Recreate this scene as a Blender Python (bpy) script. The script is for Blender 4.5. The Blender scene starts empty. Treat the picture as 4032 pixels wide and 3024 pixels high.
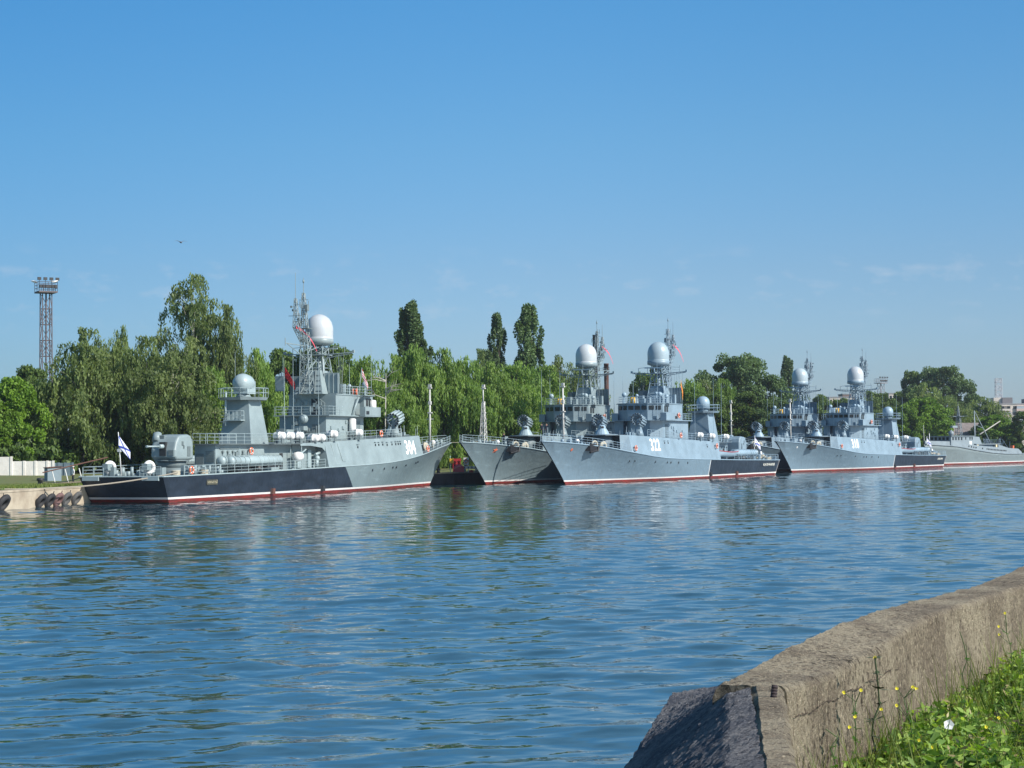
import bpy, math, random
import numpy as np
from mathutils import Vector, Matrix, noise as mnoise
random.seed(7); rng = np.random.default_rng(11)
R = math.radians
S = bpy.context.scene
COL = S.collection
# ------------------------------------------------------------------ camera
FPX, HY, ROLL, CAMZ = 7218.1, 1765.63, 0.008751, 5.0
cam = bpy.data.cameras.new('camera'); cam_o = bpy.data.objects.new('camera', cam); COL.objects.link(cam_o)
cam.sensor_width = 36; cam.lens = 36 * FPX / 4032; cam.clip_start = 0.3; cam.clip_end = 9000
PITCH = math.atan((HY - 1512) / FPX)
fwd = Vector((0, math.cos(PITCH), math.sin(PITCH))); up0 = Vector((0, -math.sin(PITCH), math.cos(PITCH))); rt0 = Vector((1, 0, 0))
upv = up0 * math.cos(ROLL) + rt0 * math.sin(ROLL)
rtv = rt0 * math.cos(ROLL) - up0 * math.sin(ROLL)
M = Matrix((rtv, upv, -fwd)).transposed().to_4x4(); M.translation = Vector((0, 0, CAMZ)); cam_o.matrix_world = M
S.camera = cam_o
# ------------------------------------------------------------------ sky, sun, exposure
SUN_AZ = math.atan2(0.857, -0.515); SUN_EL = R(35)
w = bpy.data.worlds.new('World'); S.world = w; w.use_nodes = True
nt = w.node_tree; nt.nodes.clear()
def nn(t, ty, **k):
    n = t.nodes.new(ty)
    for a, b in k.items(): setattr(n, a, b)
    return n
sky = nn(nt, 'ShaderNodeTexSky', sky_type='NISHITA', sun_disc=False, sun_elevation=SUN_EL, sun_rotation=SUN_AZ,
         altitude=0, air_density=1.0, dust_density=0.6, ozone_density=3.0)
hsv = nn(nt, 'ShaderNodeHueSaturation'); hsv.inputs['Saturation'].default_value = 1.12; hsv.inputs['Hue'].default_value = 0.5
bgn = nn(nt, 'ShaderNodeBackground'); bgn.inputs[1].default_value = 0.115
outw = nn(nt, 'ShaderNodeOutputWorld')
tcw = nn(nt, 'ShaderNodeTexCoord'); sep = nn(nt, 'ShaderNodeSeparateXYZ')
mapw = nn(nt, 'ShaderNodeMapping'); mapw.inputs['Scale'].default_value = (14, 14, 34)
nzw = nn(nt, 'ShaderNodeTexNoise'); nzw.inputs['Scale'].default_value = 3.0; nzw.inputs['Detail'].default_value = 6; nzw.inputs['Roughness'].default_value = 0.6
crw = nn(nt, 'ShaderNodeMapRange'); crw.inputs[1].default_value = 0.54; crw.inputs[2].default_value = 0.74
bandu = nn(nt, 'ShaderNodeMapRange', interpolation_type='SMOOTHSTEP'); bandu.inputs[1].default_value = 0.055; bandu.inputs[2].default_value = 0.080
bandd = nn(nt, 'ShaderNodeMapRange', interpolation_type='SMOOTHSTEP'); bandd.inputs[1].default_value = 0.115; bandd.inputs[2].default_value = 0.09
mu = nn(nt, 'ShaderNodeMath', operation='MULTIPLY'); mu2 = nn(nt, 'ShaderNodeMath', operation='MULTIPLY'); mu3 = nn(nt, 'ShaderNodeMath', operation='MULTIPLY'); mu3.inputs[1].default_value = 0.24
mixw = nn(nt, 'ShaderNodeMixRGB'); mixw.inputs[2].default_value = (4.6, 4.9, 5.4, 1)
L = nt.links.new
L(tcw.outputs['Generated'], sep.inputs[0]); L(tcw.outputs['Generated'], mapw.inputs[0]); L(mapw.outputs[0], nzw.inputs[0]); L(nzw.outputs[0], crw.inputs[0])
L(sep.outputs[2], bandu.inputs[0]); L(sep.outputs[2], bandd.inputs[0]); L(bandu.outputs[0], mu.inputs[0]); L(bandd.outputs[0], mu.inputs[1])
L(mu.outputs[0], mu2.inputs[0]); L(crw.outputs[0], mu2.inputs[1]); L(mu2.outputs[0], mu3.inputs[0]); L(mu3.outputs[0], mixw.inputs[0])
gmx = nn(nt, 'ShaderNodeMapRange'); gmx.inputs[1].default_value = 0.0; gmx.inputs[2].default_value = 0.30
tint = nn(nt, 'ShaderNodeValToRGB'); e = tint.color_ramp.elements
TS = [(.10,(.80,.94,1.31)),(.32,(.84,.99,1.23)),(.55,(.79,1.12,1.31)),(.80,(.68,1.20,1.43)),(1.0,(1.32,1.58,1.50))]
e[0].position = TS[0][0]; e[1].position = TS[1][0]; e.new(TS[2][0]); e.new(TS[3][0]); e.new(TS[4][0])
for q, (p_, c_) in zip(e, TS): q.position = p_; q.color = (c_[0]/1.5, c_[1]/1.5, c_[2]/1.5, 1)
mulc = nn(nt, 'ShaderNodeMixRGB', blend_type='MULTIPLY'); mulc.inputs[0].default_value = 1
L(sep.outputs[2], gmx.inputs[0]); L(gmx.outputs[0], tint.inputs[0])
L(sky.outputs[0], hsv.inputs['Color']); L(hsv.outputs[0], mulc.inputs[1]); L(tint.outputs[0], mulc.inputs[2]);
mxx = nn(nt, 'ShaderNodeMapRange', interpolation_type='SMOOTHSTEP'); mxx.inputs[1].default_value = -.42; mxx.inputs[2].default_value = .08; L(sep.outputs[0], mxx.inputs[0])
azc = nn(nt, 'ShaderNodeMixRGB'); azc.inputs[1].default_value = (.60,.78,.84,1); azc.inputs[2].default_value = (.98,1.03,1.03,1); L(mxx.outputs[0], azc.inputs[0])
mula = nn(nt, 'ShaderNodeMixRGB', blend_type='MULTIPLY'); mula.inputs[0].default_value = 1; L(azc.outputs[0], mula.inputs[2])
L(mulc.outputs[0], mula.inputs[1]); L(mula.outputs[0], mixw.inputs[1]); L(mixw.outputs[0], bgn.inputs[0]); L(bgn.outputs[0], outw.inputs[0])
sl = bpy.data.lights.new('sun', 'SUN'); sl.energy = 5.0; sl.angle = R(0.5); sl.color = (1.0, 0.94, 0.86)
so = bpy.data.objects.new('sun', sl); COL.objects.link(so)
sd = Vector((math.sin(SUN_AZ) * math.cos(SUN_EL), math.cos(SUN_AZ) * math.cos(SUN_EL), math.sin(SUN_EL)))
so.rotation_euler = sd.to_track_quat('Z', 'Y').to_euler()
S.view_settings.view_transform = 'Standard'; S.view_settings.look = 'None'; S.view_settings.exposure = 0.38; S.view_settings.gamma = 1
S.cycles.max_bounces = 6; S.cycles.transparent_max_bounces = 8; S.cycles.glossy_bounces = 3; S.cycles.diffuse_bounces = 3
S.cycles.use_denoising = True

# ------------------------------------------------------------------ helpers
def px2x(px, Y):                       # world X of a photograph column (4032 px wide) at distance Y
    return (px - 2016) / FPX * Y
def py2z(px, py, Y):                   # world Z of a photograph row at distance Y
    return CAMZ + (HY - ROLL * (px - 2016) - py) / FPX * Y

class MB:
    def __init__(s): s.v = []; s.f = []; s.m = []; s.cur = 0; s.sm = []; s.smooth = False
    def add(s, vs, fs):
        b = len(s.v); s.v += [tuple(p) for p in vs]
        for f in fs: s.f.append(tuple(b + i for i in f)); s.m.append(s.cur); s.sm.append(s.smooth)
    def box(s, a, b):
        (x0, y0, z0), (x1, y1, z1) = a, b
        x0, x1 = min(x0, x1), max(x0, x1); y0, y1 = min(y0, y1), max(y0, y1); z0, z1 = min(z0, z1), max(z0, z1)
        s.add([(x0,y0,z0),(x1,y0,z0),(x1,y1,z0),(x0,y1,z0),(x0,y0,z1),(x1,y0,z1),(x1,y1,z1),(x0,y1,z1)],
              [(0,3,2,1),(4,5,6,7),(0,1,5,4),(1,2,6,5),(2,3,7,6),(3,0,4,7)])
        return s
    def prism(s, pts, z0, z1, pts2=None):
        n = len(pts); p2 = pts2 or pts
        a = sum(pts[i][0]*pts[(i+1)%n][1]-pts[(i+1)%n][0]*pts[i][1] for i in range(n))
        if a < 0: pts = pts[::-1]; p2 = p2[::-1]
        g = lambda z, p: z(p[0]) if callable(z) else z
        s.add([(p[0],p[1],g(z0,p)) for p in pts]+[(p[0],p[1],g(z1,p)) for p in p2],
              [tuple(range(n-1,-1,-1)), tuple(range(n,2*n))]+[(i,(i+1)%n,n+(i+1)%n,n+i) for i in range(n)])
        return s
    def cyl(s, a, b, r0, r1=None, n=8, caps=True):
        r1 = r0 if r1 is None else r1
        a, b = Vector(a), Vector(b); d = (b-a)
        if d.length < 1e-6: return s
        q = d.to_track_quat('Z', 'Y'); vs = []
        for c, r in ((a, r0), (b, r1)):
            for i in range(n):
                t = 2*math.pi*i/n; vs.append(c + q @ Vector((r*math.cos(t), r*math.sin(t), 0)))
        fs = [(i,(i+1)%n,n+(i+1)%n,n+i) for i in range(n)]
        sv = s.smooth; s.smooth = n > 6
        b0 = len(s.v); s.add(vs, fs); s.smooth = False
        if caps: s.f += [tuple(b0+i for i in range(n-1,-1,-1)), tuple(b0+n+i for i in range(n))]; s.m += [s.cur]*2; s.sm += [False]*2
        s.smooth = sv
        return s
    def tube(s, pts, r, n=5):
        for a, b in zip(pts[:-1], pts[1:]): s.cyl(a, b, r, r, n, True)
        return s
    def lathe(s, c, prof, n=24, ax=(0,0,1), smooth=True):
        q = Vector(ax).to_track_quat('Z', 'Y'); c = Vector(c); vs = []
        for r, z in prof:
            for i in range(n):
                t = 2*math.pi*i/n; vs.append(c + q @ Vector((r*math.cos(t), r*math.sin(t), z)))
        k = len(prof); fs = []
        for j in range(k-1):
            for i in range(n): fs.append((j*n+i, j*n+(i+1)%n, (j+1)*n+(i+1)%n, (j+1)*n+i))
        sv = s.smooth; s.smooth = smooth; b0 = len(s.v); s.add(vs, fs)
        s.smooth = False
        s.f += [tuple(b0+i for i in range(n-1,-1,-1)), tuple(b0+(k-1)*n+i for i in range(n))]; s.m += [s.cur]*2; s.sm += [False]*2
        s.smooth = sv
        return s
    def sphere(s, c, r, n=12, sc=(1,1,1)):
        vs = []; m = n//2
        for j in range(m+1):
            p = math.pi*j/m
            for i in range(n):
                t = 2*math.pi*i/n
                vs.append((c[0]+r*sc[0]*math.sin(p)*math.cos(t), c[1]+r*sc[1]*math.sin(p)*math.sin(t), c[2]-r*sc[2]*math.cos(p)))
        sv = s.smooth; s.smooth = True
        s.add(vs, [(j*n+i, j*n+(i+1)%n, (j+1)*n+(i+1)%n, (j+1)*n+i) for j in range(m) for i in range(n)]); s.smooth = sv
        return s
    def torus(s, c, R0, r, ax=(0,1,0), n=20, m=8, sc=(1,1)):
        q = Vector(ax).to_track_quat('Z', 'Y'); c = Vector(c); vs = []
        for i in range(n):
            t = 2*math.pi*i/n
            for j in range(m):
                p = 2*math.pi*j/m
                vs.append(c + q @ Vector(((R0+r*math.cos(p))*math.cos(t), (R0+r*math.cos(p))*math.sin(t), r*math.sin(p))))
        sv = s.smooth; s.smooth = True
        s.add(vs, [(i*m+j, ((i+1)%n)*m+j, ((i+1)%n)*m+(j+1)%m, i*m+(j+1)%m) for i in range(n) for j in range(m)]); s.smooth = sv
        return s
    def xf(s, M):
        s.v = [tuple(M @ Vector(p)) for p in s.v]; return s
    def build(s, name, mat, parent=None, loc=None):
        me = bpy.data.meshes.new(name); me.from_pydata(s.v, [], s.f)
        mats = mat if isinstance(mat, (list, tuple)) else [mat]
        for m in mats: me.materials.append(m)
        if len(mats) > 1: me.polygons.foreach_set('material_index', s.m)
        me.polygons.foreach_set('use_smooth', s.sm); me.update()
        o = bpy.data.objects.new(name, me); COL.objects.link(o)
        if parent: o.parent = parent
        if loc: o.location = loc
        return o
def empty(name, loc=(0,0,0), rz=0, parent=None):
    o = bpy.data.objects.new(name, None); COL.objects.link(o); o.location = loc; o.rotation_euler = (0,0,rz)
    if parent: o.parent = parent
    o.empty_display_size = 0.5
    return o
def tag(o, label=None, cat=None, group=None, kind=None):
    if label: o['label'] = label
    if cat: o['category'] = cat
    if group: o['group'] = group
    if kind: o['kind'] = kind
    return o
def copy_tree(o, parent=None):
    c = o.copy(); COL.objects.link(c)
    if parent: c.parent = parent
    for ch in list(o.children): copy_tree(ch, c)
    return c
def npmesh(name, V, F, mat, parent=None, smooth=False, tint=None):
    me = bpy.data.meshes.new(name); V = np.asarray(V, np.float32); F = np.asarray(F, np.int32)
    me.vertices.add(len(V)); me.vertices.foreach_set('co', V.ravel())
    k = F.shape[1]; me.loops.add(F.size); me.loops.foreach_set('vertex_index', F.ravel())
    me.polygons.add(len(F)); me.polygons.foreach_set('loop_start', np.arange(0, F.size, k, dtype=np.int32)); me.polygons.foreach_set('loop_total', np.full(len(F), k, np.int32))
    me.polygons.foreach_set('use_smooth', np.full(len(F), smooth)); me.materials.append(mat)
    if tint is not None:
        a = me.attributes.new('tint', 'FLOAT', 'FACE'); a.data.foreach_set('value', np.asarray(tint, np.float32))
    me.update(calc_edges=True); me.validate()
    o = bpy.data.objects.new(name, me); COL.objects.link(o)
    if parent: o.parent = parent
    return o

def build_each(mb, names, mat_, parent):
    """one object for every separate piece of mb (names: box name, round name)"""
    par = list(range(len(mb.v)))
    def find(a):
        while par[a] != a: par[a] = par[par[a]]; a = par[a]
        return a
    for f in mb.f:
        r0 = find(f[0])
        for q in f[1:]: par[find(q)] = r0
    isl = {}
    for k_, f in enumerate(mb.f): isl.setdefault(find(f[0]), []).append(k_)
    for ks_ in isl.values():
        vs_ = sorted({q for k_ in ks_ for q in mb.f[k_]}); ix = {q: i for i, q in enumerate(vs_)}; b = MB(); b.v = [mb.v[q] for q in vs_]
        b.f = [tuple(ix[q] for q in mb.f[k_]) for k_ in ks_]; b.m = [0]*len(ks_); b.sm = [mb.sm[k_] for k_ in ks_]
        b.build(names[0] if len(vs_) == 8 else names[1], mat_, parent)
# ------------------------------------------------------------------ materials
MATS = {}
def mat(name, col, rough=0.6, metal=0, var=0.0, vscale=1.0, col2=None, bump=0.0, bscale=6.0, spec=0.5, stretch=None, thr=(0.35, 0.65), noisecoord='Object', detail=5):
    if name in MATS: return MATS[name]
    m = bpy.data.materials.new(name); m.use_nodes = True; t = m.node_tree; b = t.nodes['Principled BSDF']
    b.inputs['Base Color'].default_value = (*col, 1); b.inputs['Roughness'].default_value = rough; b.inputs['Metallic'].default_value = metal
    b.inputs['Specular IOR Level'].default_value = spec
    tc = nn(t, 'ShaderNodeTexCoord'); mp = nn(t, 'ShaderNodeMapping'); t.links.new(tc.outputs[noisecoord], mp.inputs[0])
    if stretch: mp.inputs['Scale'].default_value = stretch
    if var or col2:
        c2 = col2 or tuple(c*(1-var) for c in col)
        n = nn(t, 'ShaderNodeTexNoise'); n.inputs['Scale'].default_value = vscale; n.inputs['Detail'].default_value = detail; n.inputs['Roughness'].default_value = 0.62
        mr = nn(t, 'ShaderNodeMapRange'); mr.inputs[1].default_value, mr.inputs[2].default_value = thr
        mx = nn(t, 'ShaderNodeMixRGB'); mx.inputs[1].default_value = (*col, 1); mx.inputs[2].default_value = (*c2, 1)
        t.links.new(mp.outputs[0], n.inputs[0]); t.links.new(n.outputs[0], mr.inputs[0]); t.links.new(mr.outputs[0], mx.inputs[0]); t.links.new(mx.outputs[0], b.inputs['Base Color'])
    if bump:
        n2 = nn(t, 'ShaderNodeTexNoise'); n2.inputs['Scale'].default_value = bscale; n2.inputs['Detail'].default_value = 4
        bp = nn(t, 'ShaderNodeBump'); bp.inputs['Strength'].default_value = 1; bp.inputs['Distance'].default_value = bump
        t.links.new(mp.outputs[0], n2.inputs[0]); t.links.new(n2.outputs[0], bp.inputs['Height']); t.links.new(bp.outputs[0], b.inputs['Normal'])
    MATS[name] = m
    return m
def hullmat(name, paint, xt, xb, zt=3.0, dirt=(0.1,0.1,0.09), black=(0.012,0.017,0.026)):
    """painted hull: red boot stripe, white waterline stripe, black quarter, grey topsides (paint regions of the real hull)"""
    m = bpy.data.materials.new(name); m.use_nodes = True; t = m.node_tree; b = t.nodes['Principled BSDF']; K = t.links.new
    b.inputs['Roughness'].default_value = 0.45
    tc = nn(t, 'ShaderNodeTexCoord'); sp = nn(t, 'ShaderNodeSeparateXYZ'); K(tc.outputs['Object'], sp.inputs[0])
    def math_(op, a, c):
        n = nn(t, 'ShaderNodeMath', operation=op)
        for i, v in enumerate((a, c)):
            if isinstance(v, (int, float)): n.inputs[i].default_value = v
            elif v is not None: K(v, n.inputs[i])
        return n.outputs[0]
    def mix(f, a, c, ty='MIX'):
        n = nn(t, 'ShaderNodeMixRGB', blend_type=ty)
        for i, v in enumerate((f, a, c)):
            if isinstance(v, tuple): n.inputs[i].default_value = (*v, 1)
            elif isinstance(v, (int, float)): n.inputs[i].default_value = v
            else: K(v, n.inputs[i])
        return n.outputs[0]
    def nz(scale, sc=(1,1,1), detail=5, lo=.4, hi=.7):
        mp = nn(t, 'ShaderNodeMapping'); mp.inputs['Scale'].default_value = sc; K(tc.outputs['Object'], mp.inputs[0])
        n = nn(t, 'ShaderNodeTexNoise'); n.inputs['Scale'].default_value = scale; n.inputs['Detail'].default_value = detail; n.inputs['Roughness'].default_value = .65; K(mp.outputs[0], n.inputs[0])
        r = nn(t, 'ShaderNodeMapRange'); r.inputs[1].default_value = lo; r.inputs[2].default_value = hi; K(n.outputs[0], r.inputs[0]); return r.outputs[0]
    x, z = sp.outputs[0], sp.outputs[2]
    paint = tuple(p*q for p, q in zip(paint, (.66,.70,.72)))   # hull colour below the deck edge is darker than the given paint
    blot = nz(.35, (1,1,1.6)); streak = nz(1.2, (1.2,1.2,.18), 4, .5, .8); scuff = nz(.8, (.35,1,2.2), 6, .60, .66)
    c = mix(math_('MULTIPLY', blot, .30), paint, tuple(p*.74 for p in paint))
    c = mix(math_('MULTIPLY', streak, .22), c, dirt)
    c = mix(math_('MULTIPLY', scuff, .30), c, tuple(min(1, p*1.7) for p in paint))
    rust = nz(1.6, (1.6,1.6,.10), 5, .66, .80); c = mix(math_('MULTIPLY', rust, .38), c, (.20,.10,.055))
    bk = mix(nz(.6, (.5,1,1.5)), black, tuple(p*1.9 for p in black))
    xb_ = math_('ADD', math_('MULTIPLY', z, (xt-xb)/2.5), xb - 0.5*(xt-xb)/2.5)
    isb = math_('MULTIPLY', math_('LESS_THAN', x, xb_), math_('LESS_THAN', z, 3.6))
    c = mix(isb, c, bk)
    wb = math_('MULTIPLY', math_('LESS_THAN', math_('ABSOLUTE', math_('SUBTRACT', x, xb_), None), .12), math_('LESS_THAN', z, 3.6))
    if xt < 36: c = mix(wb, c, (.55,.56,.56))
    wh = math_('LESS_THAN', z, .58); rd = math_('LESS_THAN', z, .38)
    c = mix(wh, c, (.62,.60,.58)); redc = mix(nz(1.1, (.4,1,3), 6, .4, .65), (.22,.022,.016), (.10,.02,.016)); c = mix(rd, c, redc)
    gr = math_('LESS_THAN', z, math_('MULTIPLY', nz(1.3,(1,1,.2),4,.3,.8), .22)); c = mix(math_('MULTIPLY', gr, .6), c, (.035,.035,.02))
    K(c, b.inputs['Base Color'])
    # plating: slightly dished plates between frames
    n2 = nn(t, 'ShaderNodeTexNoise'); n2.inputs['Scale'].default_value = .9; n2.inputs['Detail'].default_value = 3; K(tc.outputs['Object'], n2.inputs[0])
    wv = nn(t, 'ShaderNodeTexWave'); wv.inputs['Scale'].default_value = .42; wv.inputs['Distortion'].default_value = 1.2; K(tc.outputs['Object'], wv.inputs[0])
    h = math_('ADD', math_('MULTIPLY', n2.outputs[0], 1.0), math_('MULTIPLY', wv.outputs[1], .04))
    bp = nn(t, 'ShaderNodeBump'); bp.inputs['Distance'].default_value = .09; K(h, bp.inputs['Height']); K(bp.outputs[0], b.inputs['Normal'])
    return m
def leafmat(name, c1, c2, trans=0.35):
    m = bpy.data.materials.new(name); m.use_nodes = True; t = m.node_tree; t.nodes.clear(); K = t.links.new
    at = nn(t, 'ShaderNodeAttribute', attribute_name='tint'); oi = nn(t, 'ShaderNodeObjectInfo')
    mx = nn(t, 'ShaderNodeMixRGB'); mx.inputs[1].default_value = (*c1, 1); mx.inputs[2].default_value = (*c2, 1); K(at.outputs['Fac'], mx.inputs[0])
    hs = nn(t, 'ShaderNodeHueSaturation'); ad = nn(t, 'ShaderNodeMapRange'); ad.inputs[3].default_value = .82; ad.inputs[4].default_value = 1.15
    K(oi.outputs['Random'], ad.inputs[0]); K(ad.outputs[0], hs.inputs['Value']); K(mx.outputs[0], hs.inputs['Color'])
    d = nn(t, 'ShaderNodeBsdfPrincipled'); d.inputs['Roughness'].default_value = .55; d.inputs['Specular IOR Level'].default_value = .35
    tr = nn(t, 'ShaderNodeBsdfTranslucent'); ms = nn(t, 'ShaderNodeMixShader'); ms.inputs[0].default_value = trans
    o = nn(t, 'ShaderNodeOutputMaterial'); K(hs.outputs[0], d.inputs['Base Color'])
    g = nn(t, 'ShaderNodeMixRGB', blend_type='MULTIPLY'); g.inputs[0].default_value = 1; g.inputs[2].default_value = (1.25,1.25,.5,1); K(hs.outputs[0], g.inputs[1]); K(g.outputs[0], tr.inputs[0])
    K(d.outputs[0], ms.inputs[1]); K(tr.outputs[0], ms.inputs[2]); K(ms.outputs[0], o.inputs[0])
    return m
WHITE = mat('white_paint', (.72,.72,.70), .4, var=.12, vscale=2)
DARK = mat('dark_metal', (.03,.032,.035), .5, var=.3, vscale=4)
BLACKR = mat('black_rubber', (.03,.03,.033), .75, var=.4, vscale=3, bump=.02, bscale=8)
GLASS = mat('window_glass', (.015,.02,.025), .08)
ORANGE = mat('buoy_orange', (.62,.13,.05), .55, var=.2, vscale=6)
REDP = mat('red_paint', (.42,.03,.03), .5, var=.2, vscale=2)
YEL = mat('yellow_paint', (.75,.42,.03), .5)
ROPE = mat('rope_fibre', (.34,.30,.24), .9, var=.3, vscale=20)
RUST = mat('rusty_steel', (.13,.05,.035), .8, var=.5, vscale=1.5, col2=(.06,.035,.03))
SKIN = mat('skin', (.45,.25,.17), .6); NAVY = mat('navy_cloth', (.012,.016,.03), .85)
NUMW = mat('number_white', (.95,.95,.94), .5)

# ------------------------------------------------------------------ corvette
def interp(tab):
    xs = [a for a, _ in tab]; ys = [b for _, b in tab]
    return lambda x: float(np.interp(x, xs, ys))
zd = interp([(-3,2.6),(0,2.6),(19,2.8),(33,3.0),(46,3.22),(52,3.4),(57,3.7),(61,4.05),(64,4.32),(69,4.85),(73,5.22),(77,5.5),(81,5.75),(85,5.95)])
zt = interp([(10,5.75),(28,5.75),(38,6.02),(64,6.75),(70,6.9)])
def smooth_tab(tab, n=200, k=9):
    xs = np.linspace(tab[0][0], tab[-1][0], n); ys = np.interp(xs, [a for a,_ in tab], [b for _,b in tab])
    yp = np.pad(ys, k, mode='edge'); ys2 = np.convolve(yp, np.ones(2*k+1)/(2*k+1), 'valid'); ys2[-6:] = ys[-6:]
    return lambda x: float(np.interp(x, xs, ys2))
hbd_x = smooth_tab([(-1.7,4.62),(5,4.78),(20,4.9),(56,4.95),(60,4.82),(64,4.55),(70,3.85),(76,2.75),(80,1.85),(83,.95),(84.6,.10)], k=5)
hbw_x = smooth_tab([(0,4.3),(10,4.4),(40,4.3),(50,3.7),(56,2.9),(62,2.0),(70,.9),(75,.28),(77,.05)], k=5)
XA = lambda t: -1.7*t
XS = lambda t: 77 + 7.6*max(t,0)**1.1 + 1.0*min(t,0)
def hpt(u, t):
    x = XA(t) + (XS(t)-XA(t))*u
    xd = XA(1) + (XS(1)-XA(1))*u; xw = 77*u
    yw, yd = hbw_x(xw), hbd_x(xd)
    e = 1.0 + .6*max(0, (u-.6)/.4)
    y = yw + (yd-yw)*max(t,0)**e if t >= 0 else yw*(1+.25*t)
    return x, y, zd(xd)*t
def hull_y(x, z):
    u = min(max(x/80, 0), 1)
    for _ in range(25):
        xd = XA(1)+(XS(1)-XA(1))*u; t = z/zd(xd); xx = hpt(u, t)[0]; u += (x-xx)/80*.9; u = min(max(u, 0), 1)
    return hpt(u, z/zd(XA(1)+(XS(1)-XA(1))*u))[1]
def wall_y(x, z):                      # upper flush wall with tumblehome
    a = hbd_x(x); f = (z-zd(x))/(zt(x)-zd(x))
    return a - .58*f
def rail(mb, pts, h=1.0, step=1.7, wires=3, r=.022):
    for a, b in zip(pts[:-1], pts[1:]):
        a, b = Vector(a), Vector(b); n = max(1, round((b-a).length/step))
        for i in range(n+1):
            p = a.lerp(b, i/n); mb.cyl(p, p+Vector((0,0,h)), r*1.2, r*1.2, 4)
        for k in range(1, wires+1):
            z = Vector((0,0,h*k/wires)); mb.cyl(a+z, b+z, r if k < wires else r*1.3, None, 4)
def lattice(mb, a, b, wa, wb, bays, r=.05, n=4, rb=None):
    a, b = Vector(a), Vector(b); rb = rb or r*.6
    def ring(t):
        c = a.lerp(b, t); w_ = wa+(wb-wa)*t
        return [c+Vector((w_*math.cos(math.pi/4+2*math.pi*i/n)*1.414, w_*math.sin(math.pi/4+2*math.pi*i/n)*1.414, 0)) for i in range(n)]
    prev = ring(0)
    for k in range(1, bays+1):
        cur = ring(k/bays)
        for i in range(n):
            mb.cyl(prev[i], cur[i], r, r, 5); mb.cyl(cur[i], cur[(i+1)%n], rb, rb, 4)
            mb.cyl(prev[i], cur[(i+1)%n], rb, rb, 4)
            if k % 2: mb.cyl(prev[(i+1)%n], cur[i], rb, rb, 4)
        prev = cur
def text_mesh(txt, h, bold=.02):
    cu = bpy.data.curves.new('t', 'FONT'); cu.body = txt; cu.size = 1; cu.align_x = 'LEFT'; cu.offset = bold; cu.resolution_u = 4; cu.space_character = 1.12
    o = bpy.data.objects.new('t', cu); COL.objects.link(o); dg = bpy.context.evaluated_depsgraph_get(); dg.update()
    me = bpy.data.meshes.new_from_object(o.evaluated_get(dg)); v = np.array([p.co[:] for p in me.vertices]); f = [tuple(p.vertices) for p in me.polygons]
    bpy.data.objects.remove(o); bpy.data.meshes.remove(me)
    v[:,0] -= v[:,0].min(); v[:,1] -= v[:,1].min(); v /= v[:,1].max(); return v*h, f

def flag(mb_pts_origin, name, m, parent, length, height, droop=.9, dirx=(0,1)):
    """limp hanging flag: a folded sheet hanging down beside its staff"""
    n, k = 12, 8; V = []; F = []
    ox, oy, oz = mb_pts_origin
    for i in range(n+1):
        s_ = i/n
        for j in range(k+1):
            t = j/k
            dx = length*s_*math.cos(droop); dz = -length*s_*math.sin(droop) - height*t*(1-.25*s_)
            wv = .12*math.sin(s_*7+t*2)*s_
            V.append((ox+dirx[0]*dx - dirx[1]*wv, oy+dirx[1]*dx + dirx[0]*wv, oz+dz))
    for i in range(n):
        for j in range(k): F.append((i*(k+1)+j, (i+1)*(k+1)+j, (i+1)*(k+1)+j+1, i*(k+1)+j+1))
    me = bpy.data.meshes.new(name); me.from_pydata(V, [], F)
    uv = me.uv_layers.new(name='UVMap')
    for p in me.polygons:
        for li, vi in zip(p.loop_indices, p.vertices): uv.data[li].uv = ((vi//(k+1))/n, 1-(vi % (k+1))/k)
    me.materials.append(m); me.polygons.foreach_set('use_smooth', [True]*len(F))
    o = bpy.data.objects.new(name, me); COL.objects.link(o); o.parent = parent
    sm = o.modifiers.new('s', 'SOLIDIFY'); sm.thickness = .01
    return o
def flagmat(name, kind):
    m = bpy.data.materials.new(name); m.use_nodes = True; t = m.node_tree; b = t.nodes['Principled BSDF']; K = t.links.new
    b.inputs['Roughness'].default_value = .8
    uv = nn(t, 'ShaderNodeUVMap'); sp = nn(t, 'ShaderNodeSeparateXYZ'); K(uv.outputs[0], sp.inputs[0])
    def mm(op, a, c):
        n = nn(t, 'ShaderNodeMath', operation=op)
        for i, v in enumerate((a, c)):
            if isinstance(v, (int, float)): n.inputs[i].default_value = v
            elif v is not None: K(v, n.inputs[i])
        return n.outputs[0]
    mx = nn(t, 'ShaderNodeMixRGB')
    if kind == 'saltire':
        d1 = mm('LESS_THAN', mm('ABSOLUTE', mm('SUBTRACT', sp.outputs[0], sp.outputs[1]), None), .10)
        d2 = mm('LESS_THAN', mm('ABSOLUTE', mm('SUBTRACT', mm('ADD', sp.outputs[0], sp.outputs[1]), 1.0), None), .10)
        K(mm('MAXIMUM', d1, d2), mx.inputs[0]); mx.inputs[1].default_value = (.75,.76,.85,1); mx.inputs[2].default_value = (.03,.06,.35,1)
    elif kind == 'check':
        ck = nn(t, 'ShaderNodeTexChecker'); ck.inputs['Scale'].default_value = 6; K(uv.outputs[0], ck.inputs[0]); K(ck.outputs[1], mx.inputs[0])
        mx.inputs[1].default_value = (.8,.78,.78,1); mx.inputs[2].default_value = (.5,.01,.04,1)
    elif kind == 'stripe':
        K(mm('GREATER_THAN', mm('FRACT', mm('MULTIPLY', sp.outputs[0], 2.5), None), .5), mx.inputs[0])
        mx.inputs[1].default_value = (.75,.35,.03,1); mx.inputs[2].default_value = (.6,.05,.02,1)
    K(mx.outputs[0], b.inputs['Base Color'])
    return m
F_SALT = flagmat('naval_flag_cloth', 'saltire'); F_CHK = flagmat('checkered_flag_cloth', 'check'); F_STR = flagmat('striped_flag_cloth', 'stripe')
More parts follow.
